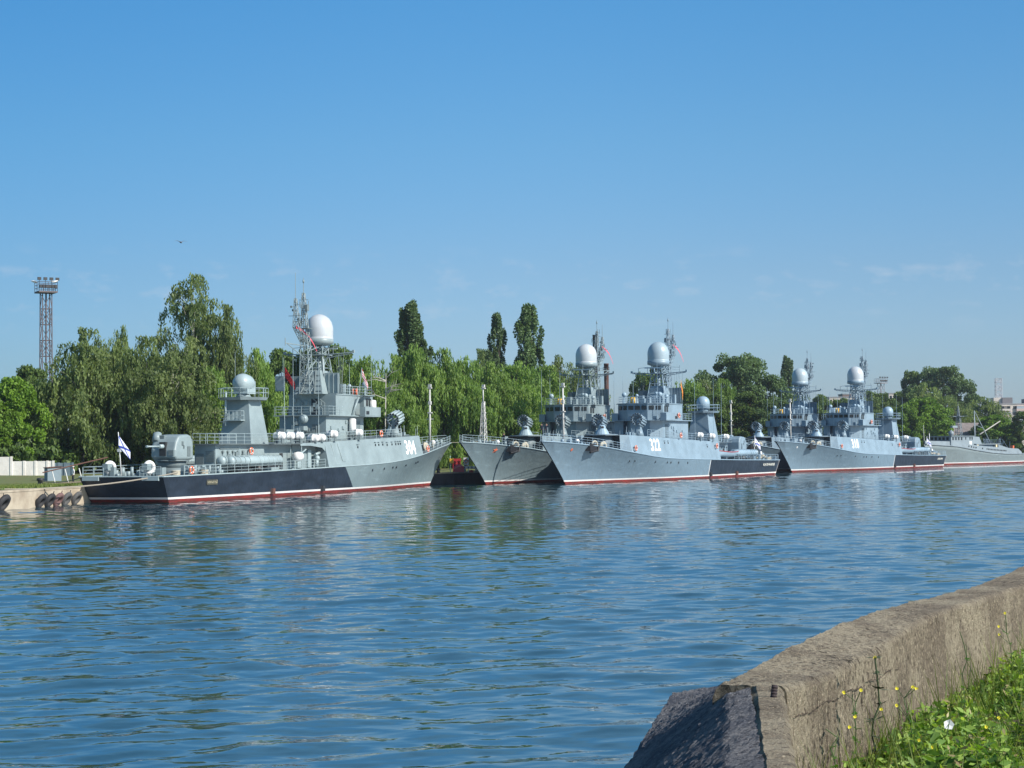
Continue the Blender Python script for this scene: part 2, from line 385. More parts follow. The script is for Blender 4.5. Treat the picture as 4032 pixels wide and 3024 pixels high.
F_RED = mat('red_flag_cloth', (.28,.012,.015), .85); F_PEN = mat('pennant_cloth', (.75,.10,.14), .8)
ROPEC = mat('coiled_rope', (.50,.46,.36), .9, var=.3, vscale=10)

def corvette(name, label, X, Y, head, vs, P, number=None, plate=None, bx=(33.2,33.2), alcove=False, boat=False, aft=True, seed=1, domecol=None, flags=(), gunback=True, star=False):
    """vs: sign of local y on the side the photograph shows. local x forward, z up, 0 at waterline"""
    rd = random.Random(seed)
    root = empty(name, (X, Y, 0), head); tag(root, label, 'warship', 'grey corvettes moored along the quay')
    g1 = mat('grey_'+P[0], P[1], .45, var=.22, vscale=.5, bump=.012, bscale=1.5); g2 = mat('darkgrey_'+P[0], tuple(c*.62 for c in P[1]), .55, var=.25, vscale=1)
    gl = mat('lightgrey_'+P[0], tuple(min(1,c*1.25) for c in P[1]), .4, var=.1, vscale=1)
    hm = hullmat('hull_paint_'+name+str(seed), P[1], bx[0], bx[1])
    # ---- hull
    mb = MB(); mb.smooth = True; NU, ts = 90, [-.35,-.1,0,.08,.17,.3,.45,.6,.75,.88,1.0]
    us = [1-(1-i/NU)**1.25 for i in range(NU+1)]
    for sg in (1, -1):
        vv = []; 
        for u in us:
            for t in ts:
                x, y, z = hpt(u, t); vv.append((x, sg*y, z))
        k = len(ts); ff = []
        for i in range(NU):
            for j in range(k-1):
                q = (i*k+j, (i+1)*k+j, (i+1)*k+j+1, i*k+j+1); ff.append(q if sg < 0 else q[::-1])
        mb.add(vv, ff)
    mb.smooth = False
    k = len(ts); half = (NU+1)*k
    for j in range(k-1): mb.f.append((j, j+1, half+j+1, half+j)); mb.m.append(0); mb.sm.append(False)
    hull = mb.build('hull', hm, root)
    dk = MB()
    for i in range(NU):
        a = hpt(us[i], 1); b = hpt(us[i+1], 1)
        dk.add([(a[0],-a[1]+.03,a[2]-.02),(b[0],-b[1]+.03,b[2]-.02),(b[0],b[1]-.03,b[2]-.02),(a[0],a[1]-.03,a[2]-.02)], [(0,1,2,3)])
    dk.build('main_deck', mat('deck_'+P[0], tuple(c*.55 for c in P[1]), .7, var=.3, vscale=.8), root)
    # gunwale bar
    gw = MB()
    for sg in (1,-1):
        pts = [hpt(u, 1) for u in us]; pts = [(p[0], sg*p[1], p[2]) for p in pts]
        for a, b in zip(pts[:-1:2]+[pts[-2]], pts[2::2]+[pts[-1]]): gw.cyl(a, b, .07, None, 5)
    gw.cyl((-1.7,-4.6,2.6), (-1.7,4.6,2.6), .07, None, 5)
    gw.build('gunwale', gl, root)
    # portholes on hull
    def porthole(x, z, yf, par, r=.17, brow=False):
        p = MB(); y = yf(x, z)
        p.lathe((x, vs*(y-.02), z), [(r+.05,0),(r+.05,.05),(r,.05),(r*.9,.03)], 12, (0,vs,0), False)
        o = p.build('porthole', gl if brow else g1, par)
        q = MB(); q.lathe((x, vs*(y+.0), z), [(r,0),(r,.045)], 12, (0,vs,0), False); q.build('porthole', GLASS, par)
        bpy.data.objects.remove(o)
        if brow:
            b_ = MB(); b_.box((x-.28, vs*(y-.02), z+.32), (x+.28, vs*(y+.09), z+.36)); b_.build('brow', g2, par)
    phs = [(47.3,2.55),(50.9,2.68),(53.7,2.8),(55,2.8),(58.6,3.02),(62.9,3.3),(63.8,3.4)] if alcove else [(63.1,3.1),(61.7,3.1),(55.5,2.9),(51.2,2.75),(49.8,2.72),(46.8,2.68),(43.1,2.6)]
    for x, z in phs: porthole(x, z, hull_y, hull)
    # water outlets
    for x in ((21.3, 33.8) if alcove else (32.4, 20.4)):
        o = MB(); y = hull_y(x, .7); o.prism([(x-.35,vs*y),(x+.35,vs*y),(x+.25,vs*(y+.28)),(x-.25,vs*(y+.28))], .35, .95); o.build('water_outlet', RUST if x < 30 else DARK, hull)
    # ---- upper wall block (flush sides)
    x0 = 34.7 if alcove else 28.6
    ub = MB(); xs_ = [x0+(64-x0)*i/26 for i in range(27)]
    def side(sg, xlist):
        vv = []
        for x in xlist:
            for f in (0, .5, 1):
                z = zd(x)+(zt(x)-zd(x))*f; vv.append((x, sg*wall_y(x, z), z - (0.03 if f == 0 else 0)))
        ff = []
        for i in range(len(xlist)-1):
            for j in range(2):
                q = (i*3+j, (i+1)*3+j, (i+1)*3+j+1, i*3+j+1); ff.append(q if sg < 0 else q[::-1])
        ub.smooth = True; ub.add(vv, ff); ub.smooth = False
    side(vs, xs_); side(-vs, [28.6+(64-28.6)*i/26 for i in range(27)])
    # front wrap and recessed front
    fr = [(64, 4.17),(64.9,3.2)]
    for sg in (1,-1):
        a = (64, sg*wall_y(64, zd(64))); b = (64, sg*wall_y(64, zt(64))); c = (65.0, sg*3.1)
        ub.add([(a[0],a[1],zd(64)-.05),(c[0],c[1],zd(65)-.05),(c[0],c[1]*.97,zt(65)),(b[0],b[1],zt(64))], [(0,1,2,3) if sg < 0 else (3,2,1,0)])
        ub.add([(c[0],c[1],zd(65)-.05),(62.2,c[1],4.0),(62.2,c[1]*.97,zt(62)),(c[0],c[1]*.97,zt(65))], [(0,1,2,3) if sg < 0 else (3,2,1,0)])
    ub.add([(62.2,-3.1,4.0),(62.2,3.1,4.0),(62.2,3.0,zt(62)),(62.2,-3.0,zt(62))], [(0,1,2,3)])
    # aft face of block
    for sg in (1,-1):
        xa = x0 if sg == vs else 28.6
        ub.add([(xa, sg*wall_y(xa, zd(xa)), zd(xa)-.03),(xa, sg*2.9, zd(xa)-.03),(xa, sg*2.9, zt(xa)),(xa, sg*wall_y(xa, zt(xa)), zt(xa))], [(0,1,2,3)])
    if alcove:   # beam over the opening and rounded corner
        bx_ = [28.4+(34.7-28.4)*i/8 for i in range(9)]
        for a, b in zip(bx_[:-1], bx_[1:]):
            lo = lambda x: 5.5 if x < 31 else 5.5-.08*(x-31)-(.35*max(0,(x-33.9)/.8)**2)
            ub.add([(a, vs*4.44, lo(a)),(b, vs*4.44, lo(b)),(b, vs*4.38, zt(b)),(a, vs*4.38, zt(a))], [(0,1,2,3) if vs < 0 else (3,2,1,0)])
    # low wedge so that flush wall keeps going aft on the slanted end (boat recess)
    if not alcove:
        ub.add([(28.6, vs*wall_y(28.6,3.0), 2.9),(28.6, vs*wall_y(28.6,5.75), 5.75),(28.0, vs*4.4, 5.75),(29.5, vs*4.9, 2.9)], [(0,1,2,3)])
    upper = ub.build('upper_hull', g1, root)
    for x, z in ([(48.7,5.55),(49.7,5.57),(50.9,5.6),(52.2,5.55),(53.7,5.62),(54.9,5.65),(55.7,5.67),(56.4,5.7),(43.5,5.3)] if alcove else [(51.7,5.6),(50.3,5.6),(33.8,5.0)]):
        porthole(x, z, wall_y, upper, .15, True)
    if alcove:  # drain channels
        c = MB()
        for xx, zb in ((36.3,3.45),(38.0,3.75)):
            c.tube([(xx,vs*(wall_y(xx,5.7)+.03),5.75),(xx+.6,vs*(wall_y(xx,3.6)+.02),zb),(xx+1.5,vs*(wall_y(xx,3.6)+.02),zb)], .04, 5)
        c.build('drain_pipe', gl, upper)
    # number
    if number:
        v, f = text_mesh(number, 1.85, .02); wd = v[:,0].max(); V = []
        xc = 59.6 if alcove else 55.6
        for p in v:
            tx = (p[0]/wd-.5)*3.55; x = xc + (tx if vs < 0 else -tx); z = (4.35 if alcove else 4.45) + p[1]*.97 + .0
            V.append((x, vs*(wall_y(x, z)+.02), z))
        m_ = MB(); m_.add(V, f if vs < 0 else [q for q in f]); m_.build('hull_number', NUMW, upper)
    if plate:
        v, f = text_mesh(plate[0], .42, .03); wd = v[:,0].max(); V = []
        xa, xb2 = plate[1]; pm = mat('plate_brass', (.35,.32,.22), .5) if plate[2] else mat('painted_letters', (.62,.62,.55), .6)
        if plate[2]:
            pb = MB()
            ya, yb = hull_y(xa,1.9), hull_y(xb2,1.9)
            pb.prism([(xa-.1,vs*ya),(xb2+.1,vs*yb),(xb2+.1,vs*(yb+.04)),(xa-.1,vs*(ya+.04))], 1.62, 2.16); pb.build('name_board', mat('board_dark',(.05,.05,.035),.6), hull)
        for p in v:
            tx = p[0]/wd*(xb2-xa); x = (xa+tx) if vs < 0 else (xb2-tx); z = 1.68+p[1]
            V.append((x, vs*(hull_y(x, z)+.06), z))
        m_ = MB(); m_.add(V, f); m_.build('name_letters', pm, hull)
    # ---- deck 01
    d1 = MB(); e = lambda x: wall_y(x, zt(x))-.02
    xl = [28.4+(64-28.4)*i/18 for i in range(19)]
    for a, b in zip(xl[:-1], xl[1:]):
        d1.add([(a,-e(a),zt(a)),(b,-e(b),zt(b)),(b,e(b),zt(b)),(a,e(a),zt(a))], [(0,1,2,3)])
        d1.add([(a,-e(a),zt(a)-.08),(b,-e(b),zt(b)-.08),(b,e(b),zt(b)-.08),(a,e(a),zt(a)-.08)], [(3,2,1,0)])
    d1.box((22,-4.4,5.66),(28.4,4.4,5.75)); d1.box((11.0,-3.75,5.66),(20.6,-.5,5.75)); d1.box((20.6,-3.75,5.66),(22,3.75,5.75))
    d1.prism([(63,-3),(66.8,-1.6),(66.8,1.6),(63,3)], 6.72, 6.80)
    d1.build('upper_deck', mat('deck_'+P[0], P[1]), root)
    # ---- aft house
    ah = MB(); ah.box((11.4,-3.1,2.5),(20.6,-.7,5.66)); ah.box((20.6,-3.1,2.5),(28.6,3.1,5.66)); ah.box((28.6,-3.3,2.6),(36,2.9,5.6)) if alcove else None
    ahouse = ah.build('aft_house', g1, root)
    def door(x, y, z, par, w_=.75, h=1.7, ax='y', m=None):
        o = MB()
        if ax == 'y': o.box((x-w_/2, y, z),(x+w_/2, y+vs*.05, z+h)); o.build('door', m or g2, par)
        else: o.box((x-.05, y-w_/2, z),(x, y+w_/2, z+h)); o.build('door', m or g2, par)
    for x in ((14.2, 26.2) if alcove else (22.5, 26.2)): door(x, vs*3.1, 3.0, ahouse, m=DARK if x > 20 else g2)
    door(11.4, -1.3, 2.85, ahouse, .9, 1.9, 'x')
    # louvre on aft face
    lv = MB()
    for i in range(7): lv.box((11.33, -2.0, 3.9+i*.17),(11.4, -3.0, 3.98+i*.17))
    lv.build('louvre', g2, ahouse)
    lv = MB()
    for i in range(5):
        x = (12.8 if alcove else 21.2)+i*1.1; lv.cyl((x, vs*3.12, 4.9),(x, vs*3.3, 4.9), .14, None, 8); lv.cyl((x, vs*3.2, 3.1),(x, vs*3.2, 4.8), .04, None, 4)
    x = 0 if alcove else 8.6; lv.box((15.5+x, vs*3.1, 4.2),(16.3+x, vs*3.28, 4.9)); lv.box((17.0+x, vs*3.1, 3.9),(17.4+x, vs*3.35, 4.7)); lv.box((12.2+x,vs*3.1,5.2),(16.5+x,vs*3.2,5.28))
    lv.build('vent', g2, ahouse)
    if alcove:
        al = MB(); al.box((29.5, vs*2.9, 3.05),(30.7, vs*3.5, 4.9)); al.box((32.2,vs*3.0,3.05),(33.0,vs*3.5,5.0)); al.cyl((33.6,vs*3.9,3.0),(33.6,vs*3.9,3.9),.22,None,10); al.sphere((33.7,vs*3.9,4.1),.33,10); al.cyl((33.2,vs*3.9,4.5),(34.3,vs*3.9,4.7),.16,None,8)
        al.cyl((28.9,vs*4.3,3),(28.9,vs*4.3,5.66),.05,None,5); al.cyl((27.6,vs*3.6,3),(27.6,vs*3.6,5.66),.06,None,5); al.cyl((27.8,vs*4.2,4.2),(30.4,vs*4.1,5.1),.09,None,6)
        build_each(al, ('machinery_box','davit'), gl, root)
        pl = MB(); pl.box((31.2,vs*2.85,3.05),(32.15,vs*2.95,5.2)); pl.build('door', DARK, ahouse)
    # ---- torpedo tubes, both sides
    for sg in (vs, -vs):
        ta, tb = (12.6, 23.6) if alcove else (9.6, 20.0)
        if sg != vs: ta, tb = 12.6, 23.6
        t = MB()
        for yy in (4.15, 2.95) if alcove else (4.1, 3.4):
            yy *= sg
            if abs(yy) < 3.3: yy = sg*3.55; zz = 3.98
            else: zz = 3.95
            off = 0 if abs(yy) > 4 else -.9
            t.lathe((ta+off, yy, zz), [(.1,-.25),(.38,-.18),(.5,0),(.52,.1),(.46,.12),(.46,(tb-ta)*.35),(.55,(tb-ta)*.36),(.55,tb-ta-.2),(.40,tb-ta),(.05,tb-ta+.05)], 16, (1,0,0))
            for k in range(11):
                x = ta+off+.5+k*(tb-ta-.7)/10; t.torus((x, yy, zz), .50 if k < 5 else .56, .05, (1,0,0), 14, 5)
        t.build('torpedo_tube', gl, root)
        pd = MB(); pd.cyl(((ta+tb)/2+1, sg*3.9, 2.8),((ta+tb)/2+1, sg*3.9, 3.5), .75, .5, 14); pd.box((ta+1.2,sg*3.5,2.85),(ta+4.5,sg*4.4,3.15)); pd.box((tb-3,sg*3.6,3.2),(tb-.4,sg*4.3,3.45))
        pd.build('tube_pedestal', DARK, root)
    if boat:
        b = MB(); n = 14; prof = []
        for i in range(n+1):
            u = i/n; x = 18.4+9.3*u; wd = .95*(1-abs(2*u-1)**3)**.6; sh = .25*(2*u-1)**2
            prof.append([(x, vs*3.95+yy*wd, 3.35+zz+sh) for yy, zz in ((-1,.75),(-.9,.3),(-.5,-.05),(0,-.15),(.5,-.05),(.9,.3),(1,.75))])
        vv = [p for r in prof for p in r]; b.smooth = True
        b.add(vv, [(i*7+j, (i+1)*7+j, (i+1)*7+j+1, i*7+j+1) for i in range(n) for j in range(6)]); b.add([p for r in prof for p in (r[0], r[-1])], [(i*2,i*2+1,i*2+3,i*2+2) for i in range(n)])
        bo = b.build('ship_boat', gl, root)
        s_ = MB(); s_.tube([r[-1] if vs > 0 else r[0] for r in prof], .06, 5); s_.build('gunwale', REDP, bo)
        c = MB(); c.box((19.5,vs*3.0,2.8),(19.8,vs*4.8,3.3)); c.box((25.5,vs*3.0,2.8),(25.8,vs*4.8,3.3)); c.build('boat_cradle', g2, root)
    # ---- rails
    r = MB(); pts = [(x, vs*(hbd_x(x)-.12), zd(x)) for x in (-1.2,2,5,8,11,14,17,20,22)] if not alcove else [(x, vs*(hbd_x(x)-.12), zd(x)) for x in (2.5,5,8,11,14,17,20,23,26,29,31.5,34)]
    rail(r, pts, .95); r.build('main_deck_railing', gl, root); r = MB(); rail(r, [(x, -vs*(hbd_x(x)-.12), zd(x)) for x in (-1.2,3,8,13,18,22,27)], .95); r.build('main_deck_railing', gl, root)
    for y0, y1 in ((-4.3,-2.0),(2.0,4.3)): r = MB(); rail(r, [(-1.5,y0,2.6),(-1.5,y1,2.6)], .95, 1.1); r.build('stern_railing', gl, root)
    r = MB(); rail(r, [(x, vs*(e(x)-.1), zt(x)) for x in ((28.4,33,38,43,48,53,57.5) if alcove else (30,33,38,43,48,53,57.5))], 1.0)
    r.build('upper_deck_railing', gl, root); r = MB(); rail(r, [(x, -vs*(e(x)-.1), zt(x)) for x in (28.6,33,38,43,48,53,57.5)], 1.0); r.build('upper_deck_railing', gl, root); r = MB()
    rail(r, [(28.4,vs*4.3,5.75),(22,vs*4.3,5.75),(22,vs*3.7,5.75)]+([] if vs < 0 else [(20.7,3.7,5.75),(20.7,-.6,5.75)])+[(11.1,-.6 if vs > 0 else -3.7,5.75),(11.1,-3.7 if vs > 0 else -.6,5.75),(20.6,-3.7 if vs > 0 else -.6,5.75)], 1.05)
    r.build('upper_deck_railing', gl, root)
    r = MB(); 
    for sg in (1,-1): r = MB(); rail(r, [(x, sg*max(hbd_x(x)-.1,.05), zd(x)) for x in (65.5,68,70.5,73,75.5,78,80.5,82.6,84.2)], 1.0, 1.4); r.build('bow_railing', gl, root)
    # ---- gun turret
    gun = empty('gun_turret', (8.0,0,0), 0, root)
    gb = MB(); gb.cyl((0,0,2.6),(0,0,3.35),1.75,1.6,28); gb.cyl((0,0,3.35),(0,0,4.05),1.45,1.45,28); gb.cyl((0,0,4.0),(0,0,4.14),1.75,1.75,28); gb.build('barbette', g2, gun)
    pr_ = [(-1.55,4.14),(-1.95,4.45),(-1.95,5.15),(-1.62,5.95),(-1.15,6.45),(-.75,6.62),(1.05,6.72),(1.55,6.60),(1.92,6.25),(2.12,5.70),(2.15,4.14)]
    h = MB(); n_ = len(pr_); h.add([(x_*.9,-1.42,z_) for x_, z_ in pr_]+[(x_*.9,1.42,z_) for x_, z_ in pr_], [tuple(range(n_)), tuple(range(2*n_-1,n_-1,-1))]+[(i,n_+i,n_+(i+1)%n_,(i+1)%n_) for i in range(n_)])
    gs = h.build('gun_shield', g1, gun); bv = gs.modifiers.new('b','BEVEL'); bv.width = .26; bv.segments = 3; bv.limit_method = 'ANGLE'; bv.angle_limit = R(50)
    h = MB(); h.box((-1.2,-vs*1.0,6.3),(-.2,-vs*.2,6.62)); h.box((-1.80,vs*.65,4.6),(-1.72,vs*1.2,5.1)); build_each(h, ('shield_panel','shield_panel'), g2, gs)
    h = MB(); h.cyl((-1.3,-vs*1.1,6.0),(-.9,-vs*1.1,6.75),.40,.42,14); h.sphere((-.9,-vs*1.1,6.75),.42,12,(1,1,.6)); h.build('sight_hood', g1, gs)
    h = MB(); h.box((-1.85,-.36,4.55),(-1.2,.36,5.95)); h.build('gun_slot', DARK, gs)
    h = MB(); h.cyl((-1.3,0,5.5),(-2.5,0,5.5),.26,.20,12); h.cyl((-2.3,0,5.5),(-4.7,0,5.5),.10,.075,12); h.cyl((-4.7,0,5.5),(-4.9,0,5.5),.12,.12,12); h.build('gun_barrel', gl, gun)
    h = MB(); h.box((-.5,vs*1.40,5.6),(-.2,vs*1.49,6.0)); h.box((.6,vs*1.40,4.5),(1.2,vs*1.465,5.5)); h.box((-.2,vs*1.40,5.3),(.0,vs*1.50,5.6)); build_each(h, ('shield_hatch','shield_hatch'), g2, gs)
    # ---- aft deck gear
    gr = MB(); rr = rd
    for i in range(34):
        x, y = rr.uniform(-.9,4.2), rr.uniform(-4.0,4.0); hh = rr.uniform(.25,.95)
        if rr.random() < .5: gr.box((x,y,2.6),(x+rr.uniform(.2,.7),y+rr.uniform(.2,.7),2.6+hh))
        else: gr.cyl((x,y,2.6),(x,y,2.6+hh),rr.uniform(.1,.25),None,8)
    for i in range(26):
        x, y = rr.uniform(4.5,11), vs*rr.uniform(2.9,4.3); hh = rr.uniform(.25,1.0)
        if rr.random() < .5: gr.box((x,y,2.65),(x+rr.uniform(.2,.6),y+rr.uniform(.2,.4),2.7+hh))
        else: gr.cyl((x,y,2.65),(x,y,2.7+hh),rr.uniform(.08,.22),None,8)
    build_each(gr, ('deck_locker','mooring_bitt'), g1, root)
    # winch reels at stern
    for (x, y, m_) in ((.4, vs*1.9, WHITE), (-.2, -vs*2.1, WHITE)) :
        rl = MB(); rl.torus((x,y,3.45),.5,.22,(.35,-vs*.9,0),22,8); rl.build('hose_reel', m_, root)
        rl = MB(); rl.box((x-.9,y-.3,3.2),(x-.1,y+.3,3.85)); rl.cyl((x,y,2.6),(x,y,3.0),.12,None,6); rl.build('reel_housing', g1, root)
    # bollards / chocks in transom
    if aft:
        for sg in (1,-1):
            c = MB(); c.prism([(-1.84,sg*2.4),(-1.62,sg*2.4),(-1.62,sg*4.2),(-1.84,sg*4.2)], 2.22, 2.62); c.build('stern_chock', gl, hull)
    for cx_, cy_ in ((2.0,3.9),(7.2 if alcove else 3.5,4.1)):
        cr = MB()
        for k in range(4): cr.torus((cx_, vs*cy_, 2.72+k*.12), .38, .07, (0,0,1), 18, 6)
        cr.build('rope_coil', ROPEC, root)
    if not alcove:
        sk = MB()
        for k in range(9): sk.sphere((5.2+k*.45+rd.uniform(-.2,.2), vs*rd.uniform(3.9,4.4), 3.0+rd.uniform(0,.35)), rd.uniform(.22,.38), 8, (1.3,1,.8))
        sk.build('canvas_bundle', mat('tan_canvas', (.5,.44,.32), .9, var=.4, vscale=3, bump=.05, bscale=5), root)
    # ensign staff
    st = MB(); st.cyl((-1.55,0,2.6),(-2.1,0,6.9),.07,.04,7); st.box((-2.0,-.18,5.0),(-1.75,.18,5.3)); staff = st.build('ensign_staff', WHITE, root)
    if 'ensign' in flags: flag((-2.08,0,6.6), 'flag', F_SALT, staff, 1.9, 1.1, .95, (0.5,-.87*vs*-1) if vs < 0 else (-.7,.7))
    # ---- director tower
    tw = MB(); bt = [(21.4,-1.95),(25.6,-1.95),(25.6,1.95),(21.4,1.95)]; tp = [(22.1,-1.3),(24.9,-1.3),(24.9,1.3),(22.1,1.3)]
    tw.prism(bt, 5.75, 10.55, tp); tower = tw.build('director_tower', g1, root)
    tw = MB(); oc = [(23.4+2.9*math.cos(R(22.5+45*i)), 2.65*math.sin(R(22.5+45*i))) for i in range(8)]; oc2 = [((p[0]-23.4)*.93+23.4, p[1]*.93) for p in oc]
    tw.prism(oc2, 10.5, 10.8, oc); tw.build('tower_platform', g1, tower)
    tw = MB(); rail(tw, [(p[0],p[1],10.8) for p in oc+oc[:1]], 1.0, 1.1, 2, .03); tw.build('platform_railing', gl, tower)
    tw = MB(); rail(tw, [(21.5,-.9*vs,8.35),(20.9,-.9*vs,8.35),(20.9,1.0*vs,8.35),(21.6,1.0*vs,8.35)], .95, .5, 2, .03); tw.box((20.85,-1.0,8.25),(21.9,1.1,8.35)); tw.build('tower_balcony', gl, tower)
    tw = MB(); tw.cyl((21.0,-vs*.95,7.7),(21.2,-vs*.95,11.4),.11,None,8)
    for k in range(12): tw.cyl((21.2+k*.07,-vs*1.45,6.0+k*.36),(21.2+k*.07,-vs*1.9,6.0+k*.36),.03,None,4)
    tw.build('tower_ladder', gl, tower)
    dsgn = -1 if alcove else 1   # director points aft on the first ship
    dr = MB(); cx = 23.4; dr.cyl((cx,0,10.8),(cx,0,11.25),.9,.6,18); dr.build('director_pedestal', g1, tower)
    dr = MB()
    if alcove:
        dr.lathe((cx-.1,0,12.35), [(.02,-1.25),(.5,-1.15),(.85,-.85),(1.05,-.35),(1.08,.1),(.95,.9),(.8,1.3),(.02,1.35)], 24, (1,0,.0)); dr.box((cx-.7,-.85,11.2),(cx+1.2,.85,12.0)); dr.box((cx+.8,-.7,11.3),(cx+1.5,.7,12.6))
        dr.build('fire_director', gl, tower)
    else:
        dr.lathe((cx,0,11.2), [(1.08,0),(1.1,.95),(1.05,1.25),(.9,1.6),(.62,1.88),(.3,2.0),(.02,2.03)], 24); dr.build('fire_director', gl, tower)
        dr = MB(); dr.box((cx-1.4,-.6,11.2),(cx-.6,.6,12.3)); dr.build('director_hatch', g2, tower)
    # ---- lower deckhouse
    # real lower block under bridge
    poly1 = [(38,-3.0),(38,3.0),(48.6,3.0),(50.2,1.6),(50.2,-1.6),(48.6,-3.0)]
    lb = MB(); lb.prism(poly1, 5.95, 9.0); lower = lb.build('deckhouse', g1, root)
    door(38, vs*1.6, 6.1, lower, .8, 1.9, 'x'); door(38, -vs*.9, 6.1, lower, .8, 1.9, 'x'); door(46.9, vs*3.0, 6.35, lower, 1.2, 2.1)
    # side block on the far side
    fb = MB(); fb.box((47.0,-vs*4.4,6.3),(49.6,-vs*3.0,9.1)); fb.build('wing_block', g1, lower)
    dts = MB()
    for k in range(16):
        x = 37.95; y = rd.uniform(-2.7,2.7); z = rd.uniform(6.3,8.5)
        if rd.random() < .5: dts.box((x-.18,y,z),(x,y+.4,z+.5))
        else: dts.cyl((x-.1,y,6.0),(x-.1,y,z),.05,None,5)
    for k in range(9):
        x = rd.uniform(39,45); z = rd.uniform(6.6,8.4); dts.box((x,vs*3.0,z),(x+.35,vs*3.13,z+.35))
    dts.cyl((36.6,vs*.3,6.0),(36.6,vs*.3,7.6),.6,.45,12); dts.box((36.2,vs*-.4,7.3),(37.2,vs*1.0,7.8)); dts.sphere((36.4,vs*.9,8.6),.55,12); dts.box((34.2,vs*-1.5,5.8),(36.0,vs*-.2,7.4))
    build_each(dts, ('cabinet','pipe'), g1, lower)
    # ---- bridge deck
    bd = MB(); bd.prism([(37.6,-3.6),(37.6,3.6),(46,3.6),(46,4.4),(50.6,4.4),(50.6,3.4),(51.2,1.7),(51.2,-1.7),(50.6,-3.4),(50.6,-4.4),(46,-4.4),(46,-3.6)], 8.98, 9.1)
    brd = bd.build('bridge_deck', g1, root)
    pb = [(40.6,-3.05),(40.6,3.05),(47.4,3.05),(47.4,3.62),(50.0,3.62),(51.1,1.6),(51.1,-1.6),(50.0,-3.62),(47.4,-3.62),(47.4,-3.05)]
    bb = MB(); bb.prism(pb, 9.1, 11.5); bb.prism([(p[0]+(.12 if p[0] > 49 else 0), p[1]*1.03) for p in pb], 11.5, 11.62)
    bridge = bb.build('bridge', g1, root)
    gwm = gl
    def window(p0, p1, z0=10.62, z1=11.22):
        d = Vector((p1[0]-p0[0], p1[1]-p0[1], 0)); n = Vector((d.y, -d.x, 0)).normalized()
        if n.x < -.01 or (abs(n.x) < .2 and n.y*(p0[1]) < 0): n = -n
        a, b = Vector((p0[0],p0[1],0)), Vector((p1[0],p1[1],0))
        fr_ = MB(); e_ = d.normalized()*.07; q = [a-e_, b+e_, b+e_+n*.05, a-e_+n*.05]
        fr_.prism([(v.x,v.y) for v in q], z0-.08, z1+.08); wf = fr_.build('window', gwm, bridge)
        gx = MB(); q = [a, b, b+n*.07, a+n*.07]; gx.prism([(v.x,v.y) for v in q], z0, z1); gx.build('window', GLASS, bridge)
        bpy.data.objects.remove(wf)
    for yc in (-1.06,0,1.06): window((51.1,yc-.4),(51.1,yc+.4))
    for sg in (1,-1):
        for f0, f1 in ((.10,.42),(.56,.88)):
            a, b = Vector((51.1,sg*1.6)), Vector((50.0,sg*3.62)); p, q = a.lerp(b,f0), a.lerp(b,f1); window(tuple(p), tuple(q))
        window((48.0,sg*3.62),(48.55,sg*3.62), 10.3, 11.2); window((48.85,sg*3.62),(49.4,sg*3.62), 10.3, 11.2)
    door(40.6, vs*.3, 9.15, bridge, .8, 1.9, 'x', DARK)
    # wing bulwarks
    for sg in (1,-1):
        wb_ = MB(); wb_.box((46,sg*4.35,9.1),(50.6,sg*4.42,10.15)); wb_.box((50.53,sg*3.45,9.1),(50.6,sg*4.35,10.15)); wb_.box((46,sg*3.7,9.1),(46.07,sg*4.35,10.15))
        wb_.box((46.2,sg*3.66,11.5),(49.2,sg*4.3,11.58))
        wing = wb_.build('bridge_wing', g1, brd)
        bxx = MB(); bxx.box((46.3,sg*4.40,9.25),(47.1,sg*4.46,9.65)); bxx.build('signal_board', DARK, wing)
    dt = MB(); dt.cyl((45.0,vs*3.1,9.1),(46.1,vs*3.5,11.3),.13,None,8) if alcove else None
    for k in range(14):
        x = 40.55; y = rd.uniform(-2.9,2.9); z = rd.uniform(9.2,10.8)
        if rd.random() < .6: dt.box((x-.2,y,z),(x,y+.45,z+.5))
        else: dt.tube([(x-.08,y,9.1),(x-.08,y,z+.4),(x-.08,y+.7,z+.9)],.05,5)
    dt.box((49.9,vs*2.0,9.2),(50.7,vs*2.9,9.65)); dt.box((50.0,-vs*1.2,9.7),(51.5,vs*.6,9.78))
    build_each(dt, ('cabinet','pipe'), g1, bridge)
    r = MB(); rail(r, [(40.4,vs*-3.0,9.1),(38,vs*-3.5,9.1),(37.7,vs*-3.5,9.1),(37.7,vs*3.5,9.1),(41.5,vs*3.5,9.1)], 1.0, 1.2); rail(r, [(42.6,-3.0,11.6),(42.6,-3.0,11.6),(47.5,-3.4,11.6),(49.9,-3.5,11.6),(51,-1.6,11.6),(51,1.6,11.6),(49.9,3.5,11.6),(44.8,3.0,11.6)], 1.0, 1.3)
    r.build('bridge_railing', gl, bridge)
    # ---- roof gear: searchlights, cylinders
    for (x,y,rr_,hh) in ((49.3,-2.9,.38,1.35),(49.6,3.0,.38,1.3),(46.2,2.7,.3,1.1),(47.5,1.6,.28,1.5),(48.9,-1.0,.25,1.2)):
        rf = MB(); rf.cyl((x,y,11.6),(x,y,11.6+hh),.1,None,6); rf.sphere((x,y,11.6+hh),rr_,12); rf.build('searchlight', gl, bridge)
    rf = MB()
    for (x,y,a,b,c) in ((44.6,-2.2,.8,.7,1.3),(45.2,1.2,.9,.8,1.6),(47.8,.3,.7,.6,.9),(46.0,-1.1,1.2,.8,.8),(43.4,2.3,.6,.9,1.4),(48.4,2.1,.4,.5,.8),(49.9,.2,.4,.6,.7)):
        rf.box((x,y,11.6),(x+a,y+b,11.6+c))
    build_each(rf, ('roof_locker','roof_locker'), g1, bridge)
